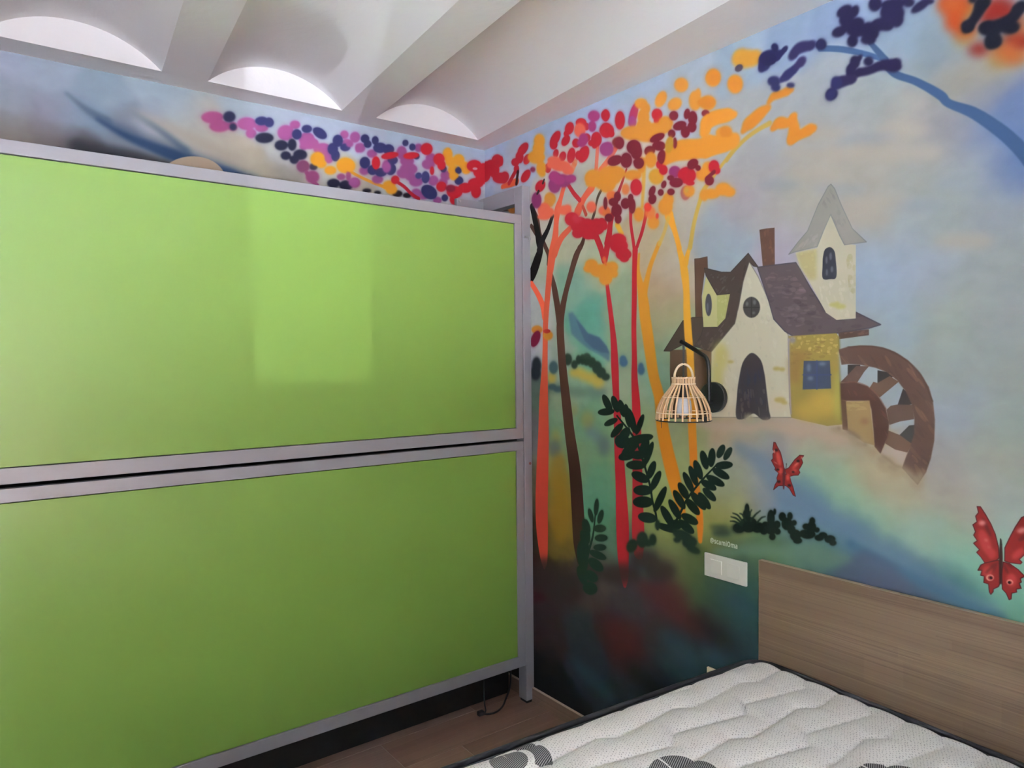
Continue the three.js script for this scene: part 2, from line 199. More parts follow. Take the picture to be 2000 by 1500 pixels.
  shape(x, [57,63,77], [162.5,100.3, 170.5,100.3, 170.9,108.2, 162.2,108.7], 0.06); dabs(x, [108,115,126], 0.3, [168.2,101.2,1.1,0.5,-3.14, 164.6,105.4,0.9,0.6,3.12, 164.1,102.3,1.2,0.6,1.57], 0.75); limb(x, [56,63,86], [166.6,100.4,0.5, 166.6,108.4,0.5]); limb(x, [56,63,86], [162.4,104.4,0.5, 170.8,104.3,0.4]);
  // the water wheel
  shape(x, [161,171,177], [173.1,97.7, 187.4,103.4, 191.6,109.5, 193.4,116.3, 187.5,118.8, 186.4,113.4, 182,107.3, 173.7,106.3], 0.4, 0.7); shape(x, [173,157,143], [185.9,122.9, 191.9,124.3, 190.5,128.2, 187.5,127.5, 184.8,125.5], 0.3, 0.9);
  shape(x, [44,39,35], [175.7,101.5, 179.2,101.5, 179.2,103.1, 175.7,104.8]); shape(x, [45,40,37], [183.9,103, 188.4,103.8, 187.9,104.7, 183.9,107]); shape(x, [47,40,38], [190.5,107.8, 191.8,108.9, 192.8,111.8, 189,112.6]); shape(x, [52,48,44], [188.8,121, 192.1,117.3, 193.9,117, 193.6,121.8, 192.2,122]);
  shape(x, [83,64,54], [173.6,106.4, 175.7,104.3, 178.1,101.8, 181.6,101.9, 180.3,103.4, 178.3,106.5], 0.06); shape(x, [89,69,55], [181.7,107.9, 182.8,106.1, 183.9,106.4, 187.1,104.5, 189.4,106, 184.5,110.3], 0.06); shape(x, [85,67,57], [186.3,113.5, 187.4,112.4, 189,112, 192.9,111.9, 193.3,115.6, 189.8,116.4, 187.1,117.5], 0.06); shape(x, [95,73,58], [186.8,119, 189.8,120, 192.8,122, 191.7,124.4, 188.6,123.9, 186,122.5], 0.06);
  const rim = [173.1,97.2, 175.7,96.5, 179.1,96.2, 182.5,96.4, 185.2,96.9, 188.4,98.2, 191.8,100.5, 194.6,103.7, 196.8,107.2, 197.8,110.8, 198.3,115.5, 198.2,120.7, 197.4,125.4, 196.3,129, 194.3,132.6, 192.7,131, 190.4,128.6, 191.3,125.8, 192.4,122.7, 193.3,119.5, 193.4,115.8, 192.7,111.8, 191.2,108.5, 189,105.6, 186.3,103.5, 183.3,102.3, 179.2,101.5, 175.7,101.3, 173.9,101.5];
  shape(x, '#513d33', rim, 0.08); dry(x, '#75594a', rim, 70, 125, 2, 0.4, 0.9, 0.4); dry(x, '#43322b', rim, 60, 126, 1.8, 0.35, 0.9, 0.4); limb(x, [66,48,39], [175.7,96.6,0.3, 182.5,96.6,0.3, 188.4,98.4,0.4, 194.6,103.8,0.4, 197.7,110.8,0.3], 0.1, 0.8);
  const hub = [173.6,106.6, 177.5,106.2, 181.2,107.3, 183.9,109.7, 186.1,113.2, 187,116.9, 186.7,120.5, 184.8,125.4, 183.2,123.6, 182.9,119.1, 182.3,113.6, 181.5,111.3, 175.2,111.5, 173.8,111.3];
  shape(x, '#473128', hub, 0.08); dry(x, '#6b4438', hub, 30, 135, 1.4, 0.3, 0.9, 0.4); limb(x, [105,72,57], [174,106.5,0.2, 178.1,106.3,0.2, 181.4,107.5,0.2, 184.2,110.1,0.2, 186.2,113.3,0.2], 0.1, 0.8);
  shape(x, [85,63,46], [173.8,111.2, 175.4,111.6, 175.9,119.8, 174.3,119.6], 0.08); shape(x, [140,117,78], [175.2,111.7, 181.8,111.2, 183.2,123.3, 180.1,122.7, 175.9,119.8], 0.08); dry(x, [160,138,89], [175.3,111.8, 181.7,111.4, 181.9,113.6, 175.6,114.5], 14, 145, 1, 0.3, 0, 0.6); dabs(x, [122,88,60], 0.5, [180.5,116.9,1.2,0.9,3.01], 0.7);
  dabs(x, [143,125,98], 0.9, [174.1,121.2,3.6,1.5,-2.80, 178.7,122.8,2.9,1.2,-2.79, 182.6,125,1.7,1.1,-2.92], 0.8); dabs(x, [112,95,74], 0.4, [173.2,119.3,0.7,0.5,2.97, 177.3,120.7,2.6,0.7,-2.69, 180.7,123.2,0.7,0.4,3.01], 0.8); dabs(x, [154,138,108], 0.7, [186.5,127.9,2.6,2.2,2.68, 190.2,129.1,2.3,1.2,-2.70, 188.6,130.4,1.7,0.8,2.98], 0.7); dabs(x, [149,134,108], 0.7, [194,131.9,1.8,1.7,1.32, 192.5,130.2,1.5,1.1,-2.46, 195.2,129.9,1.4,0.8,1.62], 0.75); dabs(x, [141,127,102], 0.35, [172.3,119.9,1.2,0.7,-2.91, 174.3,120.6,1.5,0.7,-2.80, 176.7,121.7,1.5,0.7,-2.80, 179.3,123.1,1.2,0.6,-2.90, 185.4,126.9,1.4,0.9,-2.93, 188.1,128.8,1.3,0.8,-2.92], 0.6);
  limb(x, [121,106,82], [185.1,125.6,0.4, 187,126.8,0.6, 188.6,128,0.4, 190.9,128.6,0.3], 0.3, 0.8);
  dabs(x, [173,153,132], 0.8, [133.8,121.3,8.3,1.7,3.07, 151.6,119.8,5.5,1.6,3.07, 161,120.4,8.5,1.9,-3.12, 170.5,121.8,6.2,1.5,-3.02, 142.6,121.3,5.9,1.5,3.07, 125.6,120.8,6.6,1.6,3.08], 0.85); dabs(x, [158,150,124], 0.6, [144.1,118.3,1.7,1.5,2.92], 0.9);

  // trunks, back to front
  const BROWN = '#4a2e24', BLACK = '#15120f', CORAL = '#c35239', RED = '#961d25', AMBER = '#bf8128';
  limb(x, BROWN, [36.6,34.3,1.9, 39.1,38.6,2.3, 41,45.3,1.8, 44,50.5,2.2, 46.4,54.9,2.2, 46.1,58.6,1.8], 0.05); limb(x, BROWN, [34.9,40.8,1.9, 38.5,44.9,2.3], 0.05);
  limb(x, [59,44,33], [78.7,33.7,1.3, 76.6,36.2,1.3, 75.5,38.9,1.1, 74.5,42.1,1.4, 73.4,44.3,1.4], 0.05); limb(x, [68,42,31], [68.8,49.7,1.4, 67.5,52.8,2.2, 63.8,57.1,2.9, 61.1,62.8,3.1, 58.2,69.2,3], 0.05);
  limb(x, [78,48,37], [...[65.8,54.4,2.5, 62.1,61.3,2.5, 58.2,69.2,2.9, 55.3,77.3,3.6, 53.7,83.6,4.5, 54.1,94.2,4.7, 55.3,104.8,5], ...[57.6,119.8,5.8, 59.1,129.2,6.1, 61.9,143,7, 63.6,159.5,7.5, 64.6,174.9,6.9, 65.2,180.4,4.5]], 0.05, 1, '#3d261e'); limb(x, BROWN, [48.2,62.3,1.2, 50.1,69.3,3.3, 52,77.1,3.6, 53.3,83.1,4.1], 0.05);
  limb(x, BLACK, [35.5,32.5,2.8, 37,37,3.2, 39,43.7,3.4, 40.1,48.3,3.8, 41,51.6,3.8, 38.8,56.2,5, 35.7,61.3,5.1, 34,63.7,4.2], 0.05); limb(x, [29,24,26], [49.2,39,2.1, 46.1,44.1,2.4, 42.1,48.6,3.3, 40.4,51.9,3.6], 0.05);
  limb(x, AMBER, [107.3,58.5,1.8, 103.2,66,2, 101.4,71.3,2.6, 99.7,75.9,4.2, 100.2,81.1,4.8], 0.2); limb(x, AMBER, [...[97.8,60.9,0.9, 97.3,67.2,1.9, 98.7,73.6,3.5, 99.9,78.9,4.8, 100.6,84.1,5.1, 101.7,89.7,5.1, 103,97.1,5.1, 104.7,105.5,4.8], ...[107.3,113.2,4.9, 108.7,123.6,5.6, 110.9,132.1,5.9, 113.6,140.5,6, 116.3,148.7,4.6, 117.4,152.8,3.1]], 0.2, 1, '#c67a22');
  limb(x, [208,150,48], [...[116.4,62,1.9, 117.7,65.8,2.6, 118.6,69.7,3.2, 119.4,76.2,2.7, 119.6,82.5,3, 120.2,91.5,3.3, 120.9,97.1,3.1], ...[121.6,119.8,3.4, 122.1,129.4,3.4, 122.6,137.7,3.3, 124.6,149.9,2.9, 125,155.7,2.7, 125,160.7,1.7]], 0.14, 1, '#c97424'); limb(x, [203,146,46], [121.1,61.2,1.3, 120.1,63.5,1.7, 119,67,2.4], 0.12);
  limb(x, [231,94,64], [34.7,65.7,2.5, 38.9,70.5,2.8, 42.2,75.6,3.2, 43.6,80.9,3.3], 0.1);
  limb(x, [202,84,58], [...[56.8,27.8,2.5, 54.5,32.9,2.6, 52.5,37.1,4, 51.6,42.2,3.1, 50.8,48.3,4, 49,54.3,4.9, 47.3,61.9,4.1], ...[47.6,59.7,4.2, 46.2,68.1,3.7, 44.9,76.6,3.5, 44,85.3,3.4, 43.7,93.9,3.4, 43.3,102.7,4], ...[42.5,114.7,5.8, 42.1,130.5,7.1, 41.2,145.3,8, 40.4,163.2,8.4, 40.8,175,7.6, 41.8,186.1,4.2, 41.9,188.4,1.7]], 0.1, 1, '#c04030'); limb(x, CORAL, [59.9,46,2.6, 55.2,48.6,3.1, 52.3,51.6,3.6, 50.3,54.8,3.9], 0.1);
  limb(x, CORAL, [73.1,32,3.5, 68.9,35,3, 66.4,37.8,3.7, 64.9,39.9,4.2], 0.12); limb(x, RED, [59.2,28,1.7, 62.7,32.3,1.9, 66.1,35.6,1.9], 0.05); limb(x, [157,58,43], [67.9,38.4,1.4, 69.7,41.9,1.6], 0.05);
  limb(x, [197,95,72], [76.5,17.3,1.9, 75.6,25.6,2], 0.1, 0.9); limb(x, [204,94,69], [86.1,20.1,2.5, 82.5,23.4,2.6, 77.8,26.5,2.6], 0.1, 0.9); limb(x, [195,106,67], [63.4,20.2,3, 61.1,23.1,3.1], 0.2, 0.8);
  limb(x, RED, [83.5,44.8,2.3, 82.6,51.5,3, 81.2,57,3.1, 80.1,61.4,2.9], 0.05); limb(x, RED, [75.4,51.3,2.8, 78.1,56.6,2.8, 79.6,61.1,2.4], 0.05);
  limb(x, [160,32,40], [...[81.3,70.5,1.8, 82.4,77.2,2.3, 83.7,85.1,2.5, 84.7,92.9,3.2, 85.2,101.9,3.9], ...[85.8,113.5,3.4, 86.7,125.1,4.3, 87.2,134.4,4.9, 88.1,148.3,5.6, 88.8,162.2,6.7, 89.2,176.2,5.5, 89.7,181.7,4, 89.8,184.5,1.8]], 0.1, 1, '#a8242a');
  limb(x, RED, [93.8,44.3,1.6, 93.8,49.2,1.4, 95.1,56.7,1.5, 95.4,58.7,1.5], 0.05); limb(x, RED, [101.9,44.6,2.1, 100.7,49.1,1.6, 99.1,53.6,1.6, 97.4,57,1.5, 96.8,58.3,1.5], 0.05);
  limb(x, [157,29,36], [...[95.9,59.2,2.6, 95.5,67,2.4, 95.4,76.3,2.5, 95.1,87.6,2.4, 95.3,98.9,2.6, 95.3,106,3.1], ...[96,115.4,4.1, 96.3,124.5,4.3, 96.5,138.1,4.8, 96.6,151.7,5.4, 96.8,165.3,6.1, 96.9,170.8,4.6]], 0.1, 1, '#a4262a');
  limb(x, [195,145,41], [100.4,27.7,1.8, 100.1,35.9,1.8, 99.4,44.4,1.2], 0.25, 0.8); limb(x, [208,142,44], [111.9,49.4,3.7, 113.8,53.6,2.3, 115.9,59.6,2, 116.4,61.5,2], 0.15); limb(x, [186,151,68], [111.6,50.2,1.7, 109.6,55.2,1.5, 107.5,58.6,1.7], 0.2, 0.8);
  limb(x, [172,143,65], [138.7,33,1.2, 133.4,37.5,1.2, 129.5,41.1,1.3, 126.8,43.6,1.8, 124.9,47.6,1.6, 122.7,53.9,1.6, 121.3,60.3,1.8, 121,61.8,1.8], 0.15); limb(x, [163,135,62], [135.7,36.1,1.2, 138.7,33.4,1.4, 143.1,30.8,1.4, 147.3,29.3,1.4, 151.2,28.5,1.6], 0.2);
  limb(x, [201,153,50], [86.8,48.5,2.2, 89.2,52.5,1.9], 0.2); limb(x, [137,31,46], [91.7,29.1,0.9, 89.3,33.7,1.3, 87.2,37.2,1.7, 85.3,39.8,2], 0.05); limb(x, RED, [84.5,43.9,2, 83.1,48.7,2.4, 81.2,54.7,2.7], 0.05);

  dabs(x, [50,40,37], 1.5, [41.5,192.3,11.5,7.5,2.71, 54.3,194.7,14.2,6.5,2.82, 70,184.6,7.9,5.3,2.70, 87.1,181,11.6,4,2.88, 99.7,172.3,7.5,3.4,2.87, 107.5,174.9,7.7,3.7,2.84], 0.85);
  // leaf dabs
  const ORANGE = '#bd7a28', CRIMSON = '#9a1a24', WINE = '#601822', MAGENTA = '#7a2a55';
  dabs(x, ORANGE, 0.35, [47.7,31.6,3.8,2.6,-2.79, 46.7,33.3,3.3,1.7,-2.90], 0.95); dabs(x, [208,93,66], 0.35, [43.7,35.6,4.4,3,-2.83, 43.6,38.4,4.4,1.3,-2.96, 46.7,37,3.8,2,-2.91, 56.7,37.9,4.6,1.9,-2.93, 58.6,37.3,2.5,1.3,-2.91, 72.8,39.5,2.9,2.1,-2.74, 79.9,42.2,3.2,1.8,-2.88, 83.9,37.3,2.5,1.8,-2.74, 84.3,38.8,2.2,1.2,-2.88]);
  dabs(x, [187,58,45], 0.35, [45.1,38.3,2.2,0.9,-2.94], 0); dabs(x, MAGENTA, 0.25, [38.7,30.5,3.7,3.1,0.94, 50.7,26.6,4.1,3,-2.68, 55.9,25.8,5.2,2.6,-2.87, 61,26,3,1.5,-2.87, 51.2,23.3,4.3,1.9,-2.88]);
  dabs(x, CRIMSON, 0.12, [41.3,25,3.4,2.4,3.10]); limb(x, [37,23,22], [43.9,22.9,1, 43.1,24.1,1.2]); limb(x, [37,23,22], [40.2,27,1.4, 39.2,27.8,1.1]);
  dabs(x, ORANGE, 0.3, [74.1,28.7,5.2,3.3,-2.79, 79.5,30.7,5.5,3.3,-2.82, 83.6,30.7,5.3,2.4,-2.88, 81.2,33.6,3.6,1.8,-2.88, 72,30,2.4,1.5,-2.80]);
  dabs(x, CRIMSON, 0.15, [61.3,42.3,4.4,2.7,-2.88, 65.8,45.4,5.4,3.2,-2.90, 64.8,48.5,3.4,1.9,-2.93, 70.1,47.3,5.7,3.7,-2.87, 71,49.8,4.2,2,-2.95, 75.7,47.6,4.6,3.1,-2.86, 78.6,46.9,2.8,2.1,-2.75, 80,48,1.8,1.5,-2.66, 73.5,51,2.8,1.1,-2.97, 87,54.1,3.9,2,-2.95, 87.8,56.7,4.5,2.7,-2.93, 89.7,59.8,3.8,2.4,-2.94, 90.4,61.6,2.5,1.4,-2.96, 85.4,56.1,2.6,2.1,-2.77, 92.4,60.4,1.7,1.4,-2.65]); dabs(x, [180,59,72], 0.5, [64.4,42.5,2.9,1.6,-2.91], 0.5);
  dabs(x, ORANGE, 0.35, [72.6,62,3.7,2.2,-2.97, 71.3,63.3,3.3,1.6,-3.00, 77.2,64.8,5.4,2.5,-3.01, 82.1,64.8,4.8,2.7,-2.98, 84.1,64.2,3.1,2.1,-2.93, 80.5,68.1,3.6,2.5,-2.96, 84.9,66.8,2.2,1.5,-2.94]); limb(x, [188,87,44], [79.7,60.5,1.9, 80.7,62.9,0.7], 0.2, 0.8);
  dabs(x, ORANGE, 0.25, [38.3,85.9,3.7,1.8,-3.09, 45.6,88.6,3.2,2,-3.09]); dabs(x, [116,25,52], 0.2, [37.2,89.8,4.1,2.6,2.35]); dabs(x, [172,46,39], 0.1, [44.9,86.8,2.4,0.9,-3.10]);
  dabs(x, [29,20,16], 0.3, [8.5,27.8,17.3,1.7,-2.89]); dabs(x, [143,86,33], 0.2, [21.5,30.6,3.7,2.5,-2.81]);  // dark streak paints in the shade behind the end frame; then an orange leaf
  // crowns by the corner
  dabs(x, CRIMSON, 0.2, [10.1,7.2,4.7,2.9,-2.78, 4.9,7.9,4.4,2.4,-2.83, 7.5,10.7,4.5,3.4,-2.59, 12.6,15.5,6.4,2.4,-2.90, 16.4,15.6,2.8,1.9,-2.75, -1.9,10.9,6.8,3.6,-2.85, 2.2,9.1,5.3,3.5,-2.75, -7.4,5.1,5.5,2.4,-2.87]); limb(x, [199,82,47], [24.9,19.6,3.2, 20.1,19.7,3.1, 13.8,19.7,2], 0.2);
  dabs(x, CRIMSON, 0.14, [29.5,6.6,4,2.4,2.91, 27,9.5,3.1,2.4,-2.50, 23.9,10.9,3,1.7,-2.82, 24.7,14.1,2.1,1.6,-2.52, 32.3,11.6,2.6,2.1,3.03, 31.3,18.6,3.6,2.3,2.80, 15.4,15.9,3.2,2.6,-2.88, 13.7,8,2.1,1,1.52, 51.3,7.6,3.7,2.5,2.65, 50.3,9.6,2.7,2,-2.56, 60.2,5.7,2.8,2.4,-2.79, 58.3,7.4,1.7,1.2,-2.60, 57.9,10,2.7,2,2.99, 51.7,13.7,1.8,1.7,-2.28, 55.9,16,2.2,2,-2.97, 61.2,16.8,3,2.5,1.74, 46.4,18.6,2.3,1.8,-2.54, 67.2,5.4,3.3,1.7,-2.77, 70,7.6,2.1,1.4,-2.59, 81,6.4,2.4,1.8,1.15, 88.4,10.3,3.4,2.3,1.35, 81.2,12,3.5,2.6,-2.52, 84,14.1,1.7,1.2,-2.65, 75.8,14.1,3.3,2.6,-2.37, 73.4,14.9,2.3,1.2,-2.80, 74.8,16.2,1.6,1.1,-2.65, 68.5,18,3.4,3,2.63, 65.6,17.8,2.1,1.7,-2.43, 64.2,12.6,2.5,1.7,-2.66, 70.3,12,2.4,1.5,-2.73]);
  limb(x, CRIMSON, [25.4,13.7,2, 22.4,16.3,2.4, 19.1,19.1,2.3], 0.12); limb(x, [44,15,18], [25.7,15.6,1.8, 24.6,20.5,1.8], 0.15); dabs(x, [126,43,73], 0.3, [36.3,16.9,1.9,1.1,-2.82]);
  dabs(x, [203,91,67], 0.3, [66.4,8.1,3.6,2.6,-2.56, 50.5,16.2,4.4,1.6,-2.88, 54.7,19.5,6.4,2.1,-2.89, 58.9,22.1,3.4,1.8,-2.84, 48.5,17.5,2.7,1.6,-2.80]); dabs(x, [140,47,94], 0.25, [74.5,4.8,3.5,2,-2.74, 73.5,8.5,2.5,1.9,-2.45, 68.5,12.2,2.9,2.2,-2.54, 67.4,13.4,2.8,1.5,-2.80, 80.9,19.1,3.2,2.2,-2.66, 82.2,18,2.2,1.2,-2.80, 50.4,22.8,3.1,2.1,-2.75, 53.5,25,3.9,1.8,-2.88, 60.7,26,3.3,1.3,-2.90]);
  dabs(x, [206,139,42], 0.4, [40.9,6,3.9,2.9,-2.58, 40.4,9.2,4.3,3.1,-2.60, 38.7,12.2,6.1,2.7,-2.85, 42,17.6,3.5,2.8,-2.40, 42.7,20.1,2.3,1.3,-2.82]); dabs(x, [105,31,26], 0.3, [87.4,18.2,3.2,1.9,-2.77]);
  dabs(x, CRIMSON, 0.2, [106.6,13.3,2.7,1.9,-2.53, 106.9,15.3,2.1,1.6,-2.27, 88.6,10.3,3.3,2.3,1.30, 81.5,12.2,4.1,2.4,-2.74, 80.9,6.3,2.6,1.8,-2.57]); dabs(x, [142,37,70], 0.2, [95.4,10,3.9,2.1,1.94]); dabs(x, [131,54,100], 0.2, [94.8,12.7,2.4,1.8,1.02, 81.4,19.2,3.8,2.4,-2.73]);
  dabs(x, ORANGE, 0.35, [117.4,6.4,3.3,2.2,-2.55, 130.4,8.4,3.2,2.2,-2.46, 108.4,8.5,2.8,2.5,2.54, 114.6,12,3.1,2.1,-2.88, 123.2,13.4,3.4,2.4,1.23, 124.5,11.5,1.8,1.1,1.40, 128.5,15.7,3.1,2.2,-2.54, 99.1,7.3,3.3,1.8,-2.73, 101.4,9.7,2.4,1.8,-2.26, 100.2,12.4,3.4,2.6,1.02, 100.5,15.5,4,2.2,-2.75, 95.4,16.8,6.8,2.5,-2.85, 102,18.7,8.2,2.9,-2.85, 107.1,18.2,6.3,2,-2.85, 110.5,17.2,3.5,2.1,-2.70, 133.5,26.8,2.1,1.6,-2.52], 0.97);
  limb(x, ORANGE, [127.2,24.5,4.3, 128.5,21.5,4.5, 132.3,21.2,4.4, 135.9,21.6,3.9], 0.3); limb(x, ORANGE, [109.3,29.8,4.5, 115.9,28.2,6.9, 123.7,29.5,6.6, 131.1,30.1,6.1, 138.2,30.5,5.1], 0.35);
  dabs(x, WINE, 0.16, [114.1,15.8,2.1,1.5,-2.60, 119.8,16.8,1.7,1.3,1.59, 122.2,18.9,2.5,1.8,1.21, 121.9,21.7,2.1,1.6,-2.36, 116.7,19.9,2.9,1.5,-2.99, 119.1,22.6,2.2,1.7,-2.21, 127.5,18.8,1.7,1.1,-2.63, 113.2,21.7,1.8,1.3,-2.50, 106.6,21.4,3.4,1.4,3.13, 107.4,24.4,3.2,1.6,-2.81, 103.1,25.1,2.6,1.7,-2.85, 88.2,18.6,2.6,2,-2.40, 95.4,21.9,3.7,2.5,-2.71, 97.2,24.1,2.6,2,1.07, 91.7,25.5,2.9,2.2,-2.45, 87.9,24.4,1.5,1.1,-2.52, 97.8,27.8,2.7,1.3,-2.85, 108.5,28.3,2.2,1.8,1.86, 114.6,25.2,1.9,0.9,1.49]);
  dabs(x, [163,122,35], 0.25, [112.1,25.2,2.8,1.8,1.72], 0.95);
  dabs(x, ORANGE, 0.35, [84.3,28.9,7,2.8,-2.89, 82.1,32.2,4.3,2.9,-2.77, 94.9,31.9,4.4,1.8,-2.89, 99.1,29.3,2.9,2,1.34, 103.6,28.4,3.1,2.5,-2.23, 126.3,38.5,3,2,-2.75, 128.4,36.6,2.4,1.8,-2.64, 110.3,46.1,3.4,2.8,-2.56, 111.5,44,2.7,2.3,-2.35, 97.8,46.7,2.7,2.3,0.92, 104.7,50.7,2.8,2.2,-2.69]); dabs(x, [180,130,40], 0.3, [106.1,34.8,3.6,2.6,-2.68]); dabs(x, [146,83,79], 0.2, [119.1,43.1,2.5,2,1.18]); dabs(x, ORANGE, 0.3, [120.6,42.7,2.5,1.9,-2.66]); dabs(x, [167,139,53], 0.25, [119.6,42.2,1,0.8,-2.55], 0.7);
  dabs(x, [189,122,38], 0.35, [129.5,45.4,3.8,1.6,-2.91, 134.4,44.9,3.1,2,-2.81, 136.7,46.2,2.4,1.5,-2.81, 126.8,45.4,2,1.6,0.97]); dabs(x, [196,104,48], 0.4, [103.2,46.9,2.7,2.2,-2.60, 83.5,37,2.4,1.6,-2.80, 81.3,43.1,2.4,1.6,-2.83, 91.2,36.3,2.3,1.9,-2.32], 0.9);
  dabs(x, [189,50,37], 0.2, [102.1,44.8,1.8,1.5,-2.58, 106.5,48.7,1,0.7,1.43]); dabs(x, MAGENTA, 0.2, [114.5,35,2.7,1.9,-2.70]);
  dabs(x, CRIMSON, 0.16, [119.7,37.3,4,2.7,-2.73, 121.1,40.2,1.9,0.8,-2.89, 130.8,36.9,2.3,1.9,-2.31, 131.9,38.4,1.5,1.1,-2.64, 109.4,33.2,2.1,1.6,-2.53, 107.6,31,1.7,1.3,-2.32, 96.5,36.6,3.2,2.6,0.95, 87.4,54.4,4.1,2.3,-2.93]);
  dabs(x, WINE, 0.14, [85.7,24.5,3.8,1.9,-3.02, 91.6,25.9,3.1,2.4,-2.46, 96.6,23.7,3.1,2.5,-2.23, 97.9,28.3,2.6,1.9,-2.75, 108.5,28.9,2.1,1.5,1.27, 104.2,39.6,1.9,1.5,2.16, 104.3,42.4,1.9,1.7,-2.76, 109.6,38.3,1.3,1.2,2.17, 108.2,40.8,1.4,1.1,-2.66, 112.8,41.5,1.7,1.1,-2.81, 115.1,38.8,3,1.6,-2.86, 112.7,36.7,1.6,0.9,-2.83, 122.2,34.1,2.3,1.7,-3.04, 124.4,35.9,1.2,0.9,-2.66, 129,41,1.9,1.5,-2.59, 87,38.2,2,1.7,0.94, 84.9,39.8,2.6,1.5,-2.87, 86.5,43.3,2.9,2.4,-2.57, 87.3,46.6,1.9,1.6,-2.46, 82.4,45.3,2.3,1.5,-2.84, 80.6,39.5,2.4,1.1,1.53, 91.1,41.5,2.4,1.9,-2.68, 94.5,43,2.8,1.7,1.48, 93.8,40,1.6,1.3,1.10]); limb(x, WINE, [130.8,38.6,1.4, 127.9,40.1,1.4], 0.15);
  // amber crown reaching right
  dabs(x, [176,108,34], 0.35, [130.6,8.1,3.3,2.4,-2.36, 138.9,12.9,3.4,2.5,-2.26, 135.4,26.9,2.6,1.8,-2.62, 127.9,15.4,3.9,1.8,-2.78]); limb(x, [169,119,41], [140.1,4.9,5, 142.5,6.3,5.6, 146.4,7.4,4.5], 0.5); dabs(x, [65,54,65], 0.15, [140.3,8.4,1.5,1.1,-2.89]);
  limb(x, [169,104,32], [150.8,22.2,1.3, 152.6,20.8,2.6, 155,20.9,2.4, 157.4,20.7,2.7, 158.6,20.8,1.3], 0.3); limb(x, [172,106,33], [141.8,28.4,1.8, 143.6,26.8,4.4, 145.5,25.9,4.5, 148.3,24.5,4, 150.6,23.7,2.2], 0.3); limb(x, [171,105,33], [152.4,30.2,2.1, 154.2,29.3,3.6, 157.4,30,2.7, 159.1,28.7,2.5], 0.25); limb(x, [171,105,33], [158.9,30,2.7, 159.2,33,3.7, 158.4,35.3,3.1], 0.25); limb(x, [170,105,33], [159.2,34.5,3.7, 161.5,34.4,3, 164.4,33.8,3.4, 165.2,33.8,2.4], 0.25);
  limb(x, ORANGE, [127.9,21.9,5.2, 131.8,21.5,4.5, 136.9,22.1,3.8, 138.7,22.4,2.2], 0.3); limb(x, ORANGE, [127.9,29.7,7.5, 131.8,30.5,5.4, 135.7,31,4.3], 0.3);

  // dark blue tree and the orange tree behind it
  dabs(x, [141,53,20], 0.9, [202.2,14.6,3.8,2.5,-2.36, 202,17.9,2.8,1.9,-2.16, 204.3,20.8,3,1.9,-2.50, 200.3,12.8,2.7,1.8,-2.31, 204.2,14.9,3,1.9,1.11], 1); dabs(x, [127,91,35], 1.3, [204.5,22.8,2.7,1.6,-2.54, 206,17.1,2.7,1.8,-2.14, 213.6,29.4,4.3,1.9,-2.72, 211.5,30.6,2.3,1.4,-2.57], 0.7); dabs(x, [104,27,20], 1, [211.6,18.6,3.9,2.4,-2.45, 215.6,27.3,3.6,2,-2.60, 207.4,26.3,2.4,1.4,-2.57, 213.5,20.9,2.9,1.9,-2.34, 209.1,19.7,2.2,1.5,-2.29], 1); dabs(x, [139,69,31], 1.2, [214.6,30.7,2.9,1.4,-2.69, 201.5,13.3,2.8,1.6,-2.51, 215.7,24.4,2.3,1.5,1.06, 212.5,28.1,3,1.6,-2.63], 0.95);
  limb(x, [18,18,27], [208.2,15.5,3.5, 206.8,18.1,2.6, 204.9,20.3,2.5], 0.3); limb(x, [18,18,27], [215.7,19.7,2.8, 214.1,21.6,2.8, 210.8,22.3,3.1, 208.7,21.6,2.5], 0.3); dabs(x, [18,18,27], 0.3, [204.9,20,1.8,1.2,-2.26, 213.5,23.3,2.5,1.5,-2.52, 210.4,25.4,2.2,1.5,-2.29, 209.1,22.1,2.2,1.4,-2.39, 206,14.1,1.1,0.7,-2.45]); limb(x, [18,19,27], [210.8,23.2,2, 210.2,25.8,2.9], 0.3);
  limb(x, [56,78,108], [167.3,11.9,1.6, 173,14.1,1.6, 178.7,17.1,1.4, 184.2,20.5,1.2, 185.8,21.6,1.1], 0.12); limb(x, [52,71,97], [181.5,15.5,1.1, 183.4,18.3,1.4, 185.4,21.3,1.6], 0.12); limb(x, [49,69,96], [185.3,22.2,1.6, 187.9,25.7,1.7, 193.3,29.5,1.7, 199.3,35,2, 200.5,36.8,1.8, 206.2,40.9,2.4, 211.6,46.3,2.7, 214.8,50.2,2.8, 218.4,55.7,3.1, 221.8,63.5,3.4], 0.12);
  dabs(x, [27,23,47], 0.25, [174.3,4.3,2.2,1.6,-3.04, 177.1,5.5,1.6,1.3,1.65, 174.9,7,2.5,1.7,-2.31, 178.1,8.8,2,1.2,-2.48, 172.8,9.3,2.1,1.4,-2.89, 176.6,13.2,1.8,1.4,-2.08, 177.6,10.5,3.3,1.8,-2.60, 181.2,12.4,3.1,2.1,-2.28, 180.9,14.5,2.2,1.1,-2.67, 184.2,11.6,2.9,1.6,-2.76, 185.5,12.7,2.1,1,-2.65, 187.1,9.8,3.6,2.4,-2.36, 188.1,11.6,2.5,1.7,1.07, 186.8,7.9,2.8,1.5,-2.58, 188.3,7.7,2.1,1.4,-2.24, 182.7,5.7,2.1,1.6,-2.09, 191.1,8.6,1.8,1.1,-2.42, 194.1,10.8,2.3,1.2,2.89, 195.8,10.3,1.7,0.7,-2.67, 181,20.2,1.5,1.1,-2.35, 170.7,25.7,1.9,1.6,0.72, 167.7,10.8,1.8,1.2,-2.24, 177.3,19.1,1.9,1.3,1.20, 176.2,21,1.9,1.3,1.24]);
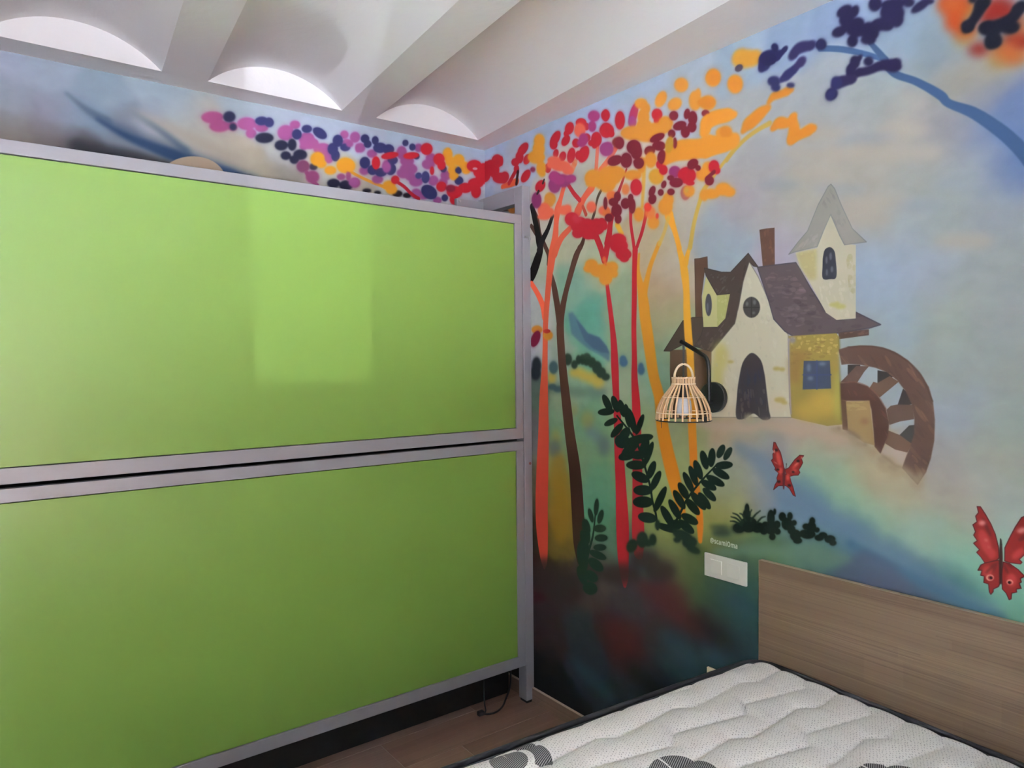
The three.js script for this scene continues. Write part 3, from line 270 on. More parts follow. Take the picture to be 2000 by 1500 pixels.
  limb(x, [29,24,49], [178.7,18.3,1.4, 176.8,19.8,2.3, 175.9,22.2,2], 0.25); limb(x, [34,28,54], [176.8,23.6,2.3, 173,23.2,3.3, 171.7,23.5,2.4], 0.25); limb(x, [29,24,49], [177.9,22.2,2.3, 181,22.6,2.4, 184.2,22.4,2.7, 188.1,23.3,2.8], 0.25); dabs(x, [29,24,49], 0.25, [187.4,23.7,2.4,1.3,-2.67]);
  dabs(x, [35,34,67], 0.25, [149.4,10.6,2.1,1.8,-2.94, 148.5,11.5,1.3,0.8,-2.64, 152.6,16.4,2.3,1.4,-2.64, 153.2,18.4,1.7,1.1,-2.55, 158.1,19.3,1.4,0.7,-2.73, 170.5,25.8,1.5,1.5,-2.13, 172.1,23,2,1.4,-2.13]); limb(x, [36,34,68], [159.5,15,2.5, 156.8,16.1,3.2, 155.2,16.7,1.8], 0.25); limb(x, [42,35,69], [161.6,13.6,2.9, 160,14.4,2], 0.3);
  limb(x, [31,29,63], [148.5,11.1,2.2, 149,8,2.8, 152.4,8.4,3, 154.1,8.7,2], 0.25); limb(x, [31,29,63], [153.7,9.7,2.3, 156.4,8.1,1.7], 0.2); limb(x, [38,33,64], [158.8,10.8,3, 160.5,9.6,3.5, 164.8,10.1,2.6], 0.35); dabs(x, [28,26,56], 0.2, [152.9,6.5,1.5,1,-2.24, 167.3,10.9,1.6,1.2,0.69, 150.6,9.1,3.2,1.8,-2.63]);

  // ferns
  const FERN = '#14221a';
  limb(x, FERN, [86.2,120.5,0.7, 92.6,125.9,0.9, 96.3,129.9,1.1, 98.7,134.7,1.1, 101,140.3,1, 102.8,145.4,1, 103.9,150.6,1, 105.4,154.8,1, 106.2,160,0.9]);
  dabs(x, FERN, 0.1, [81,116,4,1.8,-2.23, 80.3,119.3,4.6,1.4,3.03, 82.9,123.1,3.9,1.2,2.79, 85.3,116.1,3.4,1.8,-2.07, 88.8,117.6,3.4,1.7,-1.96, 86.1,126.1,4.2,1.5,2.45, 91.7,120.2,4.5,1.6,-1.81, 93.8,121.9,4.8,1.8,-1.94, 97.8,123.1,4.3,1.3,2.04, 90,127.4,3.8,2,2.43, 88.8,129.9,3.9,2.7,2.98, 97.5,128.5,7,1.6,2.91, 93.2,132,6.4,2.1,2.42, 91.6,135.1,4.9,1.7,2.86, 96.9,134.4,3.8,1.6,3.02, 95.9,138.2,5.1,1.7,3.02, 102,133.5,5.1,1.4,2.03, 103.4,139.2,3.8,1.6,2.06, 97.9,142.4,4.4,1.9,-2.99, 105.4,142.8,4.4,1.5,2.13, 99.2,147.1,4.8,1.9,2.98, 99.2,151.4,5.1,2.1,2.96, 101.3,156.8,4.6,1.9,3.05, 107.4,149.2,5.7,1.5,2.10, 99.9,131.4,4.1,1.9,2.09]);
  limb(x, FERN, [132.2,133.7,0.5, 124.7,141.2,0.7, 119.5,147.4,0.8, 116.3,153,0.9, 113,158.3,0.9]);
  dabs(x, FERN, 0.1, [133.4,129.6,2.6,1.3,2.12, 136.1,130.1,2.6,1.1,2.18, 134.6,134,3.5,1.3,2.95, 133.4,136.9,3.5,1.4,-2.84, 129.8,132,3.2,1.5,1.71, 126.8,133.1,3.2,1.6,-1.90, 131.2,139.5,3.8,1.4,-2.87, 124.2,136.7,3.4,1.6,-2.02, 128.5,141.3,3.3,1.4,-2.86, 122.2,139,3.6,1.5,-2.03, 128.8,144.4,3.1,1.4,-2.60, 126.8,146.8,3.4,1.5,-2.38, 120.1,141.5,3.9,1.5,-2.15, 124.2,147.2,4,1.6,-2.49, 117.9,144.7,3.3,1.7,-2.29, 121.9,149.6,3.6,1.7,-2.52, 116.1,148,3.8,1.7,-2.29, 120.6,154,3.7,1.6,-2.93, 114.1,151.7,4,1.7,-2.29, 119,156.9,3.8,1.7,-2.76, 110.8,154.9,4.5,1.8,-2.30, 110.2,158.9,5,1.3,-3.07, 114.1,157.2,3.5,1.8,2.90]);
  dabs(x, [30,44,32], 0.3, [117.4,160.1,4.3,1.8,-3.11, 120.5,162,3.3,2,2.83, 122.1,164.2,3,1.3,-3.05, 115.2,162.2,1.8,1,2.84, 93.6,168.7,3.3,2.1,2.41, 98.8,165.4,3.2,2.6,2.17, 103.9,164.4,2.2,1.7,1.86, 101.5,166,2.5,1.3,2.88, 106.2,158.6,1.9,1.2,1.70]);
  limb(x, [32,50,38], [74.6,156.1,0.7, 72.5,169,1, 70.1,175.5,1.2, 68.4,181.9,1.3, 67.6,188.2,1.3, 70.3,192.5,1.2]);
  dabs(x, [32,50,37], 0.12, [74.6,157.2,3.5,1.3,1.74, 71.4,161,2.8,1.4,-1.97, 76.9,160.6,3.1,1.4,2.01, 69.4,165.7,2.8,1.5,-1.97, 76.4,165.3,3.6,1.5,2.92, 77.2,168.9,3.7,1.4,2.91, 76.4,172.8,3.7,1.3,2.91, 75.2,176,4.8,1.6,-3.09, 74,180.1,4.4,2.3,-2.97, 71.2,185.4,4,2.2,-3.13, 70.7,190.4,4.3,2.5,2.86, 68.6,167.8,5,2.1,-1.82, 67.7,172.6,5,2.1,-1.97, 66.4,178.4,6.2,3.3,-1.64, 66,186.3,3.9,2.6,-2.19]);
  // low bush with cactus shapes
  dabs(x, [83,105,77], 1, [134.3,156.7,5.1,1.5,2.94, 145.8,156.5,7.6,1.7,2.94, 153.9,155.4,4.4,1.4,2.92], 0.5); dabs(x, [29,42,31], 0.7, [132.8,154.6,4.2,0.6,2.96, 139.9,153.8,2.8,1.5,2.88, 133.7,156.3,3.8,1,2.94], 0.9);
  dabs(x, [18,28,21], 0.14, [140.5,153.4,2.5,1.6,2.81, 143.9,151.8,3.3,2.4,2.76, 143.3,147.2,2,0.9,1.61, 143.2,148.7,1.8,1.4,1.86, 147.2,152.1,2.6,1.6,2.84, 151.8,148.5,2.7,1.3,1.62, 153.1,146.2,1,0.5,1.64, 149.9,150.7,1.3,0.9,2.80, 153.9,150,1.3,1.1,2.22, 152,151.5,2.3,1.8,2.57, 154.1,152.1,1.1,0.9,2.55, 152.3,154,1.2,1,2.46, 149.4,152.9,1.4,1,2.80, 155.7,147.3,1.4,1.2,2.03, 158.2,146.7,1.2,0.9,1.73, 157.2,149.2,2,1.7,2.18, 159.5,148.5,1,0.8,2.39, 158.7,150.7,1.5,1.2,2.13, 160,152.1,1.9,1.6,2.43, 160.7,153.6,1.5,0.9,2.85, 165.3,147,1.2,0.9,1.89, 165.1,148.9,1.9,1.4,1.82, 163.4,148.9,1.2,0.9,2.76, 166.8,149.3,0.9,0.7,2.45, 163.9,151.1,2.5,1.3,2.89, 162.7,151.1,1.6,1.1,2.74, 167.5,151.4,1.5,0.9,2.85, 168.6,150.5,1.4,0.9,2.84, 170.7,151.2,1.7,1.1,2.81, 171.6,152.1,1.1,0.8,2.75]);
  for (const s of [[141.9,151.4,0.7, 139.9,149.5,0.6, 138,149.1,0.3], [141.6,151.9,0.7, 139.3,150.6,0.6, 137.3,150.4,0.3], [141.3,152.5,0.7, 138.7,151.7,0.6, 137,151.9,0.3], [144.7,150.4,0.7, 146.4,148.2,0.5, 148.1,146.7,0.3], [146.9,150.7,0.6, 148.6,148.8,0.5, 149.9,148.2,0.3], [142.8,150.7,0.7, 141.6,149,0.6, 140.6,148.8,0.3], [144.2,148.5,0.4, 145,146.9,0.3]]) limb(x, '#18251b', s, 0.15);
  // butterflies
  const wing = (a) => { shape(x, '#78221f', a, 0.06, 1, ['#48191a', 0.2]); };
  for (const a of [[152.7,125, 153.3,125, 154,126.3, 155,127.8, 155.6,129.7, 156.2,132.4, 156.1,134.9, 154.3,134.1, 153.1,133.3, 153.3,132.8, 152.7,131.9, 151.9,130.6, 152.5,130, 152.4,128.6, 152.9,128, 152.4,127.2], [154.3,134.4, 156.2,134.3, 156,137.8, 154.3,138.1, 152.7,139.5, 153.2,137.9, 154,136.7, 153.8,135.8], [156.5,132.9, 157.7,132.3, 159.7,129.6, 161.3,128.1, 162.6,128.1, 161.9,129.1, 162.3,130.2, 161.8,131.2, 161,132.5, 161.4,133.2, 160.8,134.1, 159.4,134.3, 158,134.8, 157,134.5], [156.7,134.2, 158.1,134.8, 158.5,136.2, 159.2,137.9, 160,140.5, 159.2,140.2, 158,138.4, 157,137.8, 156.2,137.6]]) wing(a);
  dabs(x, [189,72,59], 0.25, [154.4,129.8,2.2,0.7,1.34, 155,133.5,1.1,0.7,1.64, 160,131.3,1.6,0.4,2.35, 157.5,135.1,1,0.6,1.66, 159.4,133,1.1,0.4,2.71], 0.8); dabs(x, [46,21,20], 0.12, [153.6,127.3,0.6,0.4,2.95, 154.1,133.2,0.6,0.3,2.99, 160.8,129.9,0.5,0.4,2.92, 159.2,133.3,0.5,0.3,2.99, 154.5,136.8,0.6,0.4,2.93, 158,137.5,0.6,0.4,2.94]); dabs(x, [208,141,121], 0.15, [152.9,127.8,0.5,0.3,1.60, 153.4,131.2,0.8,0.1,-2.66, 162,128.8,0.4,0.2,2.29, 160.3,130.8,0.9,0.1,2.42], 0.8); limb(x, [77,29,33], [156.3,132.7,0.5, 156.2,134.9,0.9, 156.1,137.9,0.6, 156.1,138.8,0.3], 0.1); limb(x, [60,60,49], [156.8,132.7,0.2, 157,131.6,0.2, 157,131.1,0.3], 0.1);
  for (const a of [[208,136, 208.7,135.9, 209.8,137.6, 211,139.8, 211.9,142, 212.6,145, 212.8,147.5, 212.2,148.2, 209.8,149.4, 208.9,148.1, 208,147.2, 208.6,146.4, 207.3,145.1, 208.1,144.3, 207.3,143.1, 207.7,142.2, 207.1,140.6, 208,139.7, 207.7,138.4, 208.3,137.4], [212.6,148.1, 209.8,149.4, 208.9,150.1, 208.3,151.5, 209.2,151.3, 208.9,152.6, 209.7,152.6, 209.6,154.2, 210.6,154.3, 210.8,156.2, 211.1,156.7, 211.6,155.9, 211.6,155.3, 212.7,154.4, 213.1,153.3, 213.1,148.2], [213.9,144.9, 214.9,142.2, 216,139.5, 217.2,137.1, 218.1,136.5, 219,136.8, 218.8,139.3, 219.5,140.5, 218.5,141.7, 219,143.1, 217.8,144.3, 217.9,145.6, 216.8,147, 217.4,147.5, 217.1,148, 214.9,148.2, 213.9,148], [213.6,148.3, 214.9,148.4, 216.6,149.4, 218,150.7, 217.1,151.4, 217.3,152.2, 216.9,152.6, 217.3,153.7, 216.3,154.1, 216.4,154.8, 215.4,155.3, 215.3,156.7, 214.9,157, 214.3,155.6, 213.5,154.8, 213.3,151.1]]) wing(a);
  dabs(x, [167,60,55], 0.3, [209.8,144.4,3.1,1.2,1.27, 210.4,151.4,1.5,1.1,1.81, 216.6,145.7,1.8,0.7,2.23, 215.3,152.2,1.6,1,1.71, 211.2,146.9,1.3,0.9,1.77], 0.75); dabs(x, [77,28,27], 0.2, [211,150.4,1.9,0.3,2.19, 211.9,150.1,1.7,0.2,1.92, 210.1,140.7,2.3,0.4,1.15, 214.9,148.8,1,0.3,-2.49, 214.1,149.7,1.3,0.3,1.16, 217.6,141.7,1.4,0.5,2.31], 0.7); dabs(x, [198,131,119], 0.25, [209.1,139.8,0.8,0.6,2.67, 217.3,140.1,1.1,0.6,2.57, 210,143.8,0.3,0.3,2.31, 210.6,145.4,0.2,0.2,2.42], 0.85);
  dabs(x, [205,145,122], 0.1, [210.9,152.7,0.9,0.7,2.42, 215,152.8,0.7,0.6,2.32]); dabs(x, [126,42,39], 0.08, [211,152.7,0.6,0.5,2.46, 215,152.9,0.5,0.4,2.31]); dabs(x, [29,15,15], 0.06, [211.1,152.7,0.3,0.3,2.28, 214.9,152.9,0.3,0.3,2.47]); limb(x, [52,32,29], [213.1,143.1,0.2, 213.1,144.5,0.5, 213.1,147.2,0.8, 213.1,149.6,0.7, 213.1,153.5,0.5], 0.1); limb(x, [45,44,37], [213,142.9,0.2, 213.1,144.3,0.4], 0.05);
  // the painter's tag in small white letters
  x.save(); const tag0 = [129.1,160.3, 139.9,160.3]; x.translate(tag0[0], tag0[1]); x.fillStyle = '#c9cdb8'; x.strokeStyle = '#c9cdb8'; x.lineWidth = 0.12; x.font = 'bold 2.3px sans-serif';
  const wide = x.measureText('@scamiOma').width; x.rotate(Math.atan2(tag0[3] - tag0[1], tag0[2] - tag0[0])); x.scale((tag0[2] - tag0[0]) / wide, 1); x.fillText('@scamiOma', 0, 0.2); x.restore();
  return canvas;
}

function paintSideWall() {
  const [canvas, x] = muralCanvas([
    ...[185.4,2.2,147,155,170, 171.9,3.2,143,153,166, 185.8,16.4,133,140,151, 186,24.4,113,106,97, 172.2,16.8,128,130,142, 172.4,23.8,106,98,94, 165.3,27.3,71,67,70, 157.4,8.7,129,144,155, 162,14.8,114,128,142, 149.8,15.9,106,110,118, 141.6,5.3,147,161,170, 133.3,8.1,151,163,170, 136.9,17.3,164,159,149, 128.2,12.6,168,167,157, 141.8,14.3,131,136,148, 121.2,14.5,170,165,153, 115.8,18.8,170,161,144, 110.2,22.1,160,149,131, 106.5,25.4,135,127,109, 94.6,26.1,118,111,99, 94.4,17.1,162,161,157, 109.9,7.2,158,170,177, 102.2,3.8,164,174,185],
    ...[85.9,3.6,166,176,190, 64,3.2,166,176,190, 39.9,3.2,162,176,190, 13.3,1.7,158,172,188, 1.9,2.2,156,170,188, 77.7,21,164,165,159, 77.8,29.2,135,129,114, 64.4,27.4,155,146,131, 50,17.4,166,168,170, 27.2,20,162,165,166, 13.4,13,162,165,174],
  ], 4, 31);
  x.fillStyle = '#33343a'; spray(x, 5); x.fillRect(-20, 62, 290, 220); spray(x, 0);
  dabs(x, [155,147,133], 1.4, [141.8,13.6,6.5,1.6,2.90, 134.3,15.8,6.7,2,2.84, 124.8,18.9,8.7,2.5,2.84, 115.8,21.7,7.4,2.1,2.94], 0.8); limb(x, [42,41,45], [165.3,26.4,4.6, 157.8,27.7,6.3, 146.9,28,6, 137.1,28.2,3.5], 1, 0.85); limb(x, [78,92,107], [167.8,9.6,0.8, 162,13.9,1.9, 156.1,16.7,2.9], 0.6, 0.8); limb(x, [57,70,88], [164.9,12,0.6, 159.1,15.6,2.2, 151.5,19,4.2, 141.9,22.2,5.8, 130.2,25,6.7, 117.8,27.9,6.7, 106.6,29.7,3.9], 1.3, 0.7); limb(x, [36,55,82], [159.1,16.3,0.8, 151.5,20,2, 142,22.9,3.4, 130.2,25.7,4.6, 117.8,28.2,4.5, 108.5,29.5,2.7], 0.6); limb(x, [51,69,89], [147.9,12.3,0.5, 141.8,15.4,1.5, 136.1,19,2.4, 131,22.5,2.5], 0.9, 0.8);
  dabs(x, [158,140,118], 0.08, [129,32.5,11.6,8.4,-2.80]);
  dabs(x, [133,62,99], 0.35, [121.9,8.5,4,2.1,-2.86, 119.4,11.2,3.8,2.1,-2.85, 114.9,10.4,2,1.6,-2.62]); dabs(x, [35,35,58], 0.25, [115.9,7.1,2.4,1.9,-2.51, 114.6,10.6,1.4,1.2,-2.26]);
  dabs(x, [140,72,118], 0.25, [109.5,8.4,3.7,2.3,-2.82, 108,11.8,2.1,1.7,-2.49, 104,8.9,2.6,1.6,-2.83, 94.6,9.1,3.5,2.8,-2.51, 90.9,5.3,2.2,1.6,-2.69, 86.2,10.1,3.4,2.6,-2.63, 85.2,11.5,4,2.3,-2.87, 87.6,13.3,1.7,1.3,-2.67, 79.8,12.9,3.8,2.3,-2.85, 77.1,15.4,2.9,2.1,1.30, 70.2,5.4,2,1.6,-2.48, 69.2,8.7,2.3,1.7,-2.75, 65.5,5.7,2.4,1.8,0.80, 64.4,9.9,1.8,1.1,1.43]);
  dabs(x, [42,42,82], 0.2, [103.9,6.3,2.6,1.6,-2.82, 101.1,6.3,2,1.7,-2.33, 90.2,8.9,2.2,1.8,0.93, 86.1,6,2.2,1.5,-2.77, 80.7,6.7,3,2.1,2.81, 73.1,8.4,2.6,2.1,1.06, 75.3,12.1,2.6,2.1,1.07, 74.2,14.6,2.4,1.8,1.28, 69.9,10.5,2.3,1.5,-2.81]); dabs(x, [29,30,48], 0.25, [103,12.6,3.6,1.9,-2.88, 96.5,14.3,2.7,1.9,-2.75, 92.2,13.3,2.4,1.7,1.36, 94.8,18,2.1,1.6,-2.72, 89,16.7,2.9,2,-2.81, 91.4,19,2,1.6,-2.64, 83.7,20.6,1.8,1.3,-2.79]);
  dabs(x, [106,55,82], 0.25, [87.9,21.1,2.8,2.3,-2.60]); dabs(x, [120,55,89], 0.3, [84.1,24.7,2.9,2.4,-2.63]); limb(x, [120,55,89], [86.5,23.4,1.7, 84.2,26.3,2, 82.1,27.7,1.4], 0.2); dabs(x, [189,128,33], 0.3, [81.9,17.2,3.2,2.6,-2.44, 80.3,18.9,2.2,1.6,-2.76, 70,17.9,4,3.1,-2.70, 76.5,20.9,2.6,1.7,-2.87]); limb(x, [179,123,37], [68.8,19.6,1.3, 65.2,21.1,1.3, 58.2,23.1,1.3, 52.4,24.3,1.5], 0.12);
  dabs(x, [28,27,45], 0.25, [75.2,26,2.8,1.8,-2.88, 69.8,26,3.1,2,-2.89]); dabs(x, [120,60,95], 0.25, [71.9,22.9,1.9,1.3,-2.83, 68.7,22.1,2.1,1.1,1.49, 65.8,24.4,2.4,2,-2.62]);
  dabs(x, [128,65,110], 0.3, [65.5,5.5,2.3,1.9,-2.34, 67.9,8.7,1.7,1.3,-2.59, 63.1,9.5,2.3,1.9,-2.52, 57.9,11.1,2.4,1.7,-2.78, 50.8,15.4,3,2.4,1.25, 43.8,8.3,3,2.4,1.13, 41.2,11.5,3.5,2.2,-2.87, 40.5,14.9,4.4,2.6,-2.90, 42.9,17,3.5,2.2,-2.88, 39.7,18,2.6,1.8,-2.84, 36.9,19.7,3.5,2.2,-2.89, 35.4,4.8,2.2,1.8,-2.62, 30.5,11.2,3.4,2.2,-2.86, 29.2,8.4,2.8,2.2,-2.65, 61.5,18.8,2.4,1.7,-2.80, 55.5,21.5,2.7,1.8,-2.87, 28.1,18.1,2.8,2.2,-2.68, 21.6,14.9,2.8,2.2,-2.70, 23,18.1,2.4,1.9,-2.70, 36.9,25.1,2.7,2.2,-2.68, 33.2,25.3,3.1,1.8,-2.93, 66.3,24.3,2.4,1.7,-2.81, 26.1,26.6,2.3,1.5,-2.90]);
  dabs(x, [39,38,76], 0.2, [61,5.4,2.1,1.7,-2.52, 59.8,7.4,1.9,1.5,-2.53, 56.3,5.3,1.9,1.5,1.14, 54.1,8,3.3,2.1,-2.84, 50.1,8,2.8,2.1,-2.71, 41.9,3.8,1.6,1.3,-2.48, 38.5,5,1.7,1.4,-2.39, 36.5,8.7,1.6,1.3,-2.63, 61.2,15.4,2.6,2.2,-2.29, 57.7,17.9,2.5,2,-2.57, 53.9,18.3,2.9,1.8,-2.89, 49.2,16.2,2.8,2.3,-2.28, 48.2,12.2,2.5,1.8,-2.81, 35.6,17,1.7,1.3,-2.65, 32.1,17.2,2.7,2,1.33, 22.7,12.1,1.8,1.4,-2.59, 22.2,25,1.8,1.5,-2.51, 30.3,23.5,4.1,3.1,2.97, 14.8,11.5,1.9,1.5,-2.71, 14.6,16.1,2.4,1.9,-2.72]); dabs(x, [137,69,117], 0.3, [51.1,15.8,2.4,1.9,1.13]); dabs(x, [31,27,35], 0.25, [60.5,27,2,0.9,-2.97, 46.2,26.3,2.5,1.4,-2.94, 41.4,26.4,2.1,1.1,-2.96, 55.6,27.1,1.6,0.7,-2.97, 50.5,23.9,0.9,0.7,-2.62]);
  dabs(x, [189,128,33], 0.3, [68,17.8,2.6,2.2,1.05, 20.4,5.2,3.2,2.5,1.21, 18.9,8.2,2.9,2.2,-2.68, 17.6,11.7,2.8,2.2,-2.65, 17.2,14.3,2.6,2,-2.71, 14.5,6.8,3.3,2.6,-2.65, 11.4,9.3,2.8,2.3,-2.66, 10.5,11,2.4,1.5,-2.88, 50.1,23.4,3.1,2.1,-2.87, 49,25,2.8,1.9,-2.89]); dabs(x, [151,24,32], 0.2, [31.3,4.6,3.2,2.5,-2.63, 49.5,10.5,4.3,1.4,-2.82, 39.1,8.8,4,1.4,-2.88, 56.1,14.7,2.8,1.9,1.41, 25,8.1,3.1,2.5,-2.56, 23.7,10.5,2.4,2,0.93, 47.1,20.5,2.1,1.7,-2.53, 23.9,20.2,2.8,2.2,-2.71, 28.7,13.8,1.9,1.1,1.47, 5.9,8.1,4.3,2.7,-2.87, 3.2,10.3,3.5,2.7,-2.73, 0.4,9.1,4.1,3.1,-2.74, 1.3,12.7,4.1,3.1,-2.75, 5.1,15.9,4.5,2.3,-2.94, 11.1,19,3.9,2.3,-2.92, 16.9,21.7,4.3,2.7,-2.91, 5.1,19.7,3.3,2.7,1.20, 17.4,25.1,2.4,2.1,1.02]); dabs(x, [104,21,37], 0.3, [19.1,20.3,2.7,1.6,-2.92]); dabs(x, [39,38,76], 0.25, [14.8,11.5,1.7,1.3,-2.71, 14.2,16.1,2,1.3,-2.86]);
  limb(x, [144,25,37], [46.5,21.1,1.5, 42.6,23,1.6, 39,25.7,1.7, 35.7,27.1,1.6], 0.12); dabs(x, [170,148,151], 0.15, [5.5,9.3,1.4,0.6,-2.96], 0.8);
  return canvas;
}
// ---------------------------------------------------------------- helpers
const used = {};
const numbered = (n) => { const k = used[n] = (used[n] ?? -1) + 1; return k ? `${n}_${String(k).padStart(3, '0')}` : n; };
function mesh(name, geometry, material, parent) {
  const m = new THREE.Mesh(geometry, material);
  m.name = numbered(name); m.castShadow = m.receiveShadow = true;
  (parent ?? scene).add(m);
  return m;
}
function group(name, parent, x = 0, y = 0, z = 0) {
  const g = new THREE.Group(); g.name = numbered(name); g.position.set(x, y, z); (parent ?? scene).add(g); return g;
}
function tag(o, label, category, extra) { o.userData = { label, category, ...extra }; return o; }
const structure = (o) => { o.userData.kind = 'structure'; return o; };
const box = (x0, x1, y0, y1, z0, z1) => new THREE.BoxGeometry(x1 - x0, y1 - y0, z1 - z0).translate((x0 + x1) / 2, (y0 + y1) / 2, (z0 + z1) / 2);
const rbox = (x0, x1, y0, y1, z0, z1, r = 0.003, s = 2) => new RoundedBoxGeometry(x1 - x0, y1 - y0, z1 - z0, s, Math.min(r, (x1 - x0) / 2.01, (y1 - y0) / 2.01, (z1 - z0) / 2.01)).translate((x0 + x1) / 2, (y0 + y1) / 2, (z0 + z1) / 2);
const merge = (...g) => mergeGeometries(g.map((a) => (a.index ? a.toNonIndexed() : a)));
const tube = (pts, r, n = 40, s = 10, closed = false) => new THREE.TubeGeometry(new THREE.CatmullRomCurve3(pts.map((p) => new THREE.Vector3(...p)), closed, 'centripetal'), n, r, s, closed);
let seed = 5; const rnd = () => ((seed = (seed * 16807) % 2147483647) / 2147483647);
function canvasOf(w, h, paint) { const c = document.createElement('canvas'); c.width = w; c.height = h; paint(c.getContext('2d'), w, h); return c; }
function textureOf(canvas, srgb = true, wrap = THREE.RepeatWrapping) {
  const t = new THREE.CanvasTexture(canvas); t.wrapS = t.wrapT = wrap; if (srgb) t.colorSpace = THREE.SRGBColorSpace; t.anisotropy = 8; return t;
}
const std = (color, roughness, more) => new THREE.MeshStandardMaterial({ color, roughness, ...more });

// ---------------------------------------------------------------- materials
const grainNoise = new ImprovedNoise();
const plasterBump = textureOf(canvasOf(512, 512, (x, w, h) => {
  const d = x.createImageData(w, h);
  for (let j = 0; j < h; j++) for (let i = 0; i < w; i++) {
    const a = i / w * Math.PI * 2, b = j / h * Math.PI * 2, n = (k) => grainNoise.noise(k * Math.cos(a), k * Math.sin(a) + k * Math.cos(b), k * Math.sin(b) + 3);
    const v = 128 + 46 * n(2.2) + 26 * n(6) + 14 * n(17) + 10 * (rnd() - 0.5);
    d.data.set([v, v, v, 255], (j * w + i) * 4);
  }
  x.putImageData(d, 0, 0);
}), false);
const MAT = {
  ceiling: std(0xf4f3f5, 0.9, { bumpMap: plasterBump, bumpScale: 0.003 }),
  plainWall: std(0xdad8d4, 0.9),
  alu: std(0x9c9b9f, 0.42, { metalness: 0.15 }),
  steel: std(0xb4b4b4, 0.3, { metalness: 0.9 }),
  green: new THREE.MeshPhysicalMaterial({ color: 0x74943f, roughness: 0.42, clearcoat: 0.15, clearcoatRoughness: 0.15 }),
  dark: std(0x17171a, 0.7),
  black: std(0x0d0d0e, 0.5),
  whitePlastic: std(0xe4e2d6, 0.35),
  beigePlastic: std(0xe6d0b4, 0.4),
  grout: std(0x9a8c7e, 0.95),
  wicker: std(0xdcb68c, 0.65),
  wickerPale: std(0xecd4b2, 0.65),
  charcoal: std(0x2b2d31, 0.85),
  bulb: new THREE.MeshPhysicalMaterial({ color: 0xdfe0e6, roughness: 0.3, clearcoat: 0.4 }),
};
function woodCanvas(w, h, base, dark, light, streaks, s, knots = 0) {   // grain along u
  seed = s;
  return canvasOf(w, h, (x) => {
    x.fillStyle = base; x.fillRect(0, 0, w, h);
    const line = (color, alpha, width, y, slope) => {
      x.strokeStyle = color; x.globalAlpha = alpha; x.lineWidth = width; x.beginPath();
      const amp = 2 + 5 * rnd(), ph = rnd() * 6.3, start = rnd() < 0.5 ? 0 : rnd() * w * 0.7, len = start ? (0.15 + 0.5 * rnd()) * w : w;
      for (let i = start; i <= Math.min(w, start + len); i += 32) x.lineTo(i, y + slope * i + amp * Math.sin(i / w * 6.28 + ph));
      x.stroke();
    };
    for (let k = 0; k < 26; k++) line(rnd() < 0.5 ? dark : light, 0.10, h * (0.02 + 0.07 * rnd()), rnd() * h, 0);
    for (let k = 0; k < streaks; k++) line(rnd() < 0.6 ? dark : light, 0.08 + 0.2 * rnd(), 0.8 + 2.6 * rnd(), rnd() * h, 0);
    for (let k = 0; k < streaks * 5; k++) { x.globalAlpha = 0.10 + 0.12 * rnd(); x.fillStyle = rnd() < 0.6 ? dark : light; x.fillRect(rnd() * w, rnd() * h, 20 + 110 * rnd(), 1); }
    x.globalAlpha = 1;
  });
}

// ---------------------------------------------------------------- the room
function walled(geometry, pick) {   // uv in units of the mural's 2.5 m, on every face
  const p = geometry.attributes.position, uv = new Float32Array(p.count * 2);
  for (let i = 0; i < p.count; i++) { uv[2 * i] = (pick === 'x' ? p.getX(i) : p.getZ(i)) / 2.5; uv[2 * i + 1] = p.getY(i) / 2.5; }
  geometry.setAttribute('uv', new THREE.BufferAttribute(uv, 2));
  return geometry;
}
const matt = (t) => new THREE.MeshPhysicalMaterial({ color: 0xffffff, roughness: 0.9, specularIntensity: 0.25, map: t });
const muralMat = matt(textureOf(paintMural(), true, THREE.MirroredRepeatWrapping));
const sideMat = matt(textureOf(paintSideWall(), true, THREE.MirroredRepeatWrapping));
structure(mesh('wall_back', walled(box(-0.15, ROOM_X + 0.2, 0, ROOM_H, -0.15, 0), 'x'), muralMat));
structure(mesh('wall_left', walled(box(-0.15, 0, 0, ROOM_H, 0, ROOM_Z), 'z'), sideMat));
structure(mesh('wall_front', walled(box(-0.15, ROOM_X + 0.2, 0, ROOM_H, ROOM_Z, ROOM_Z + 0.15), 'x'), muralMat));
structure(mesh('wall_right', walled(merge(
  box(ROOM_X, ROOM_X + 0.2, 0, ROOM_H, 0, DOOR.z0), box(ROOM_X, ROOM_X + 0.2, 0, ROOM_H, DOOR.z1, WINDOW.z0), box(ROOM_X, ROOM_X + 0.2, 0, ROOM_H, WINDOW.z1, ROOM_Z),
  box(ROOM_X, ROOM_X + 0.2, 0, WINDOW.y0, WINDOW.z0, WINDOW.z1), box(ROOM_X, ROOM_X + 0.2, WINDOW.y1, ROOM_H, WINDOW.z0, WINDOW.z1), box(ROOM_X, ROOM_X + 0.2, DOOR.y1, ROOM_H, DOOR.z0, DOOR.z1)), 'z'), muralMat));
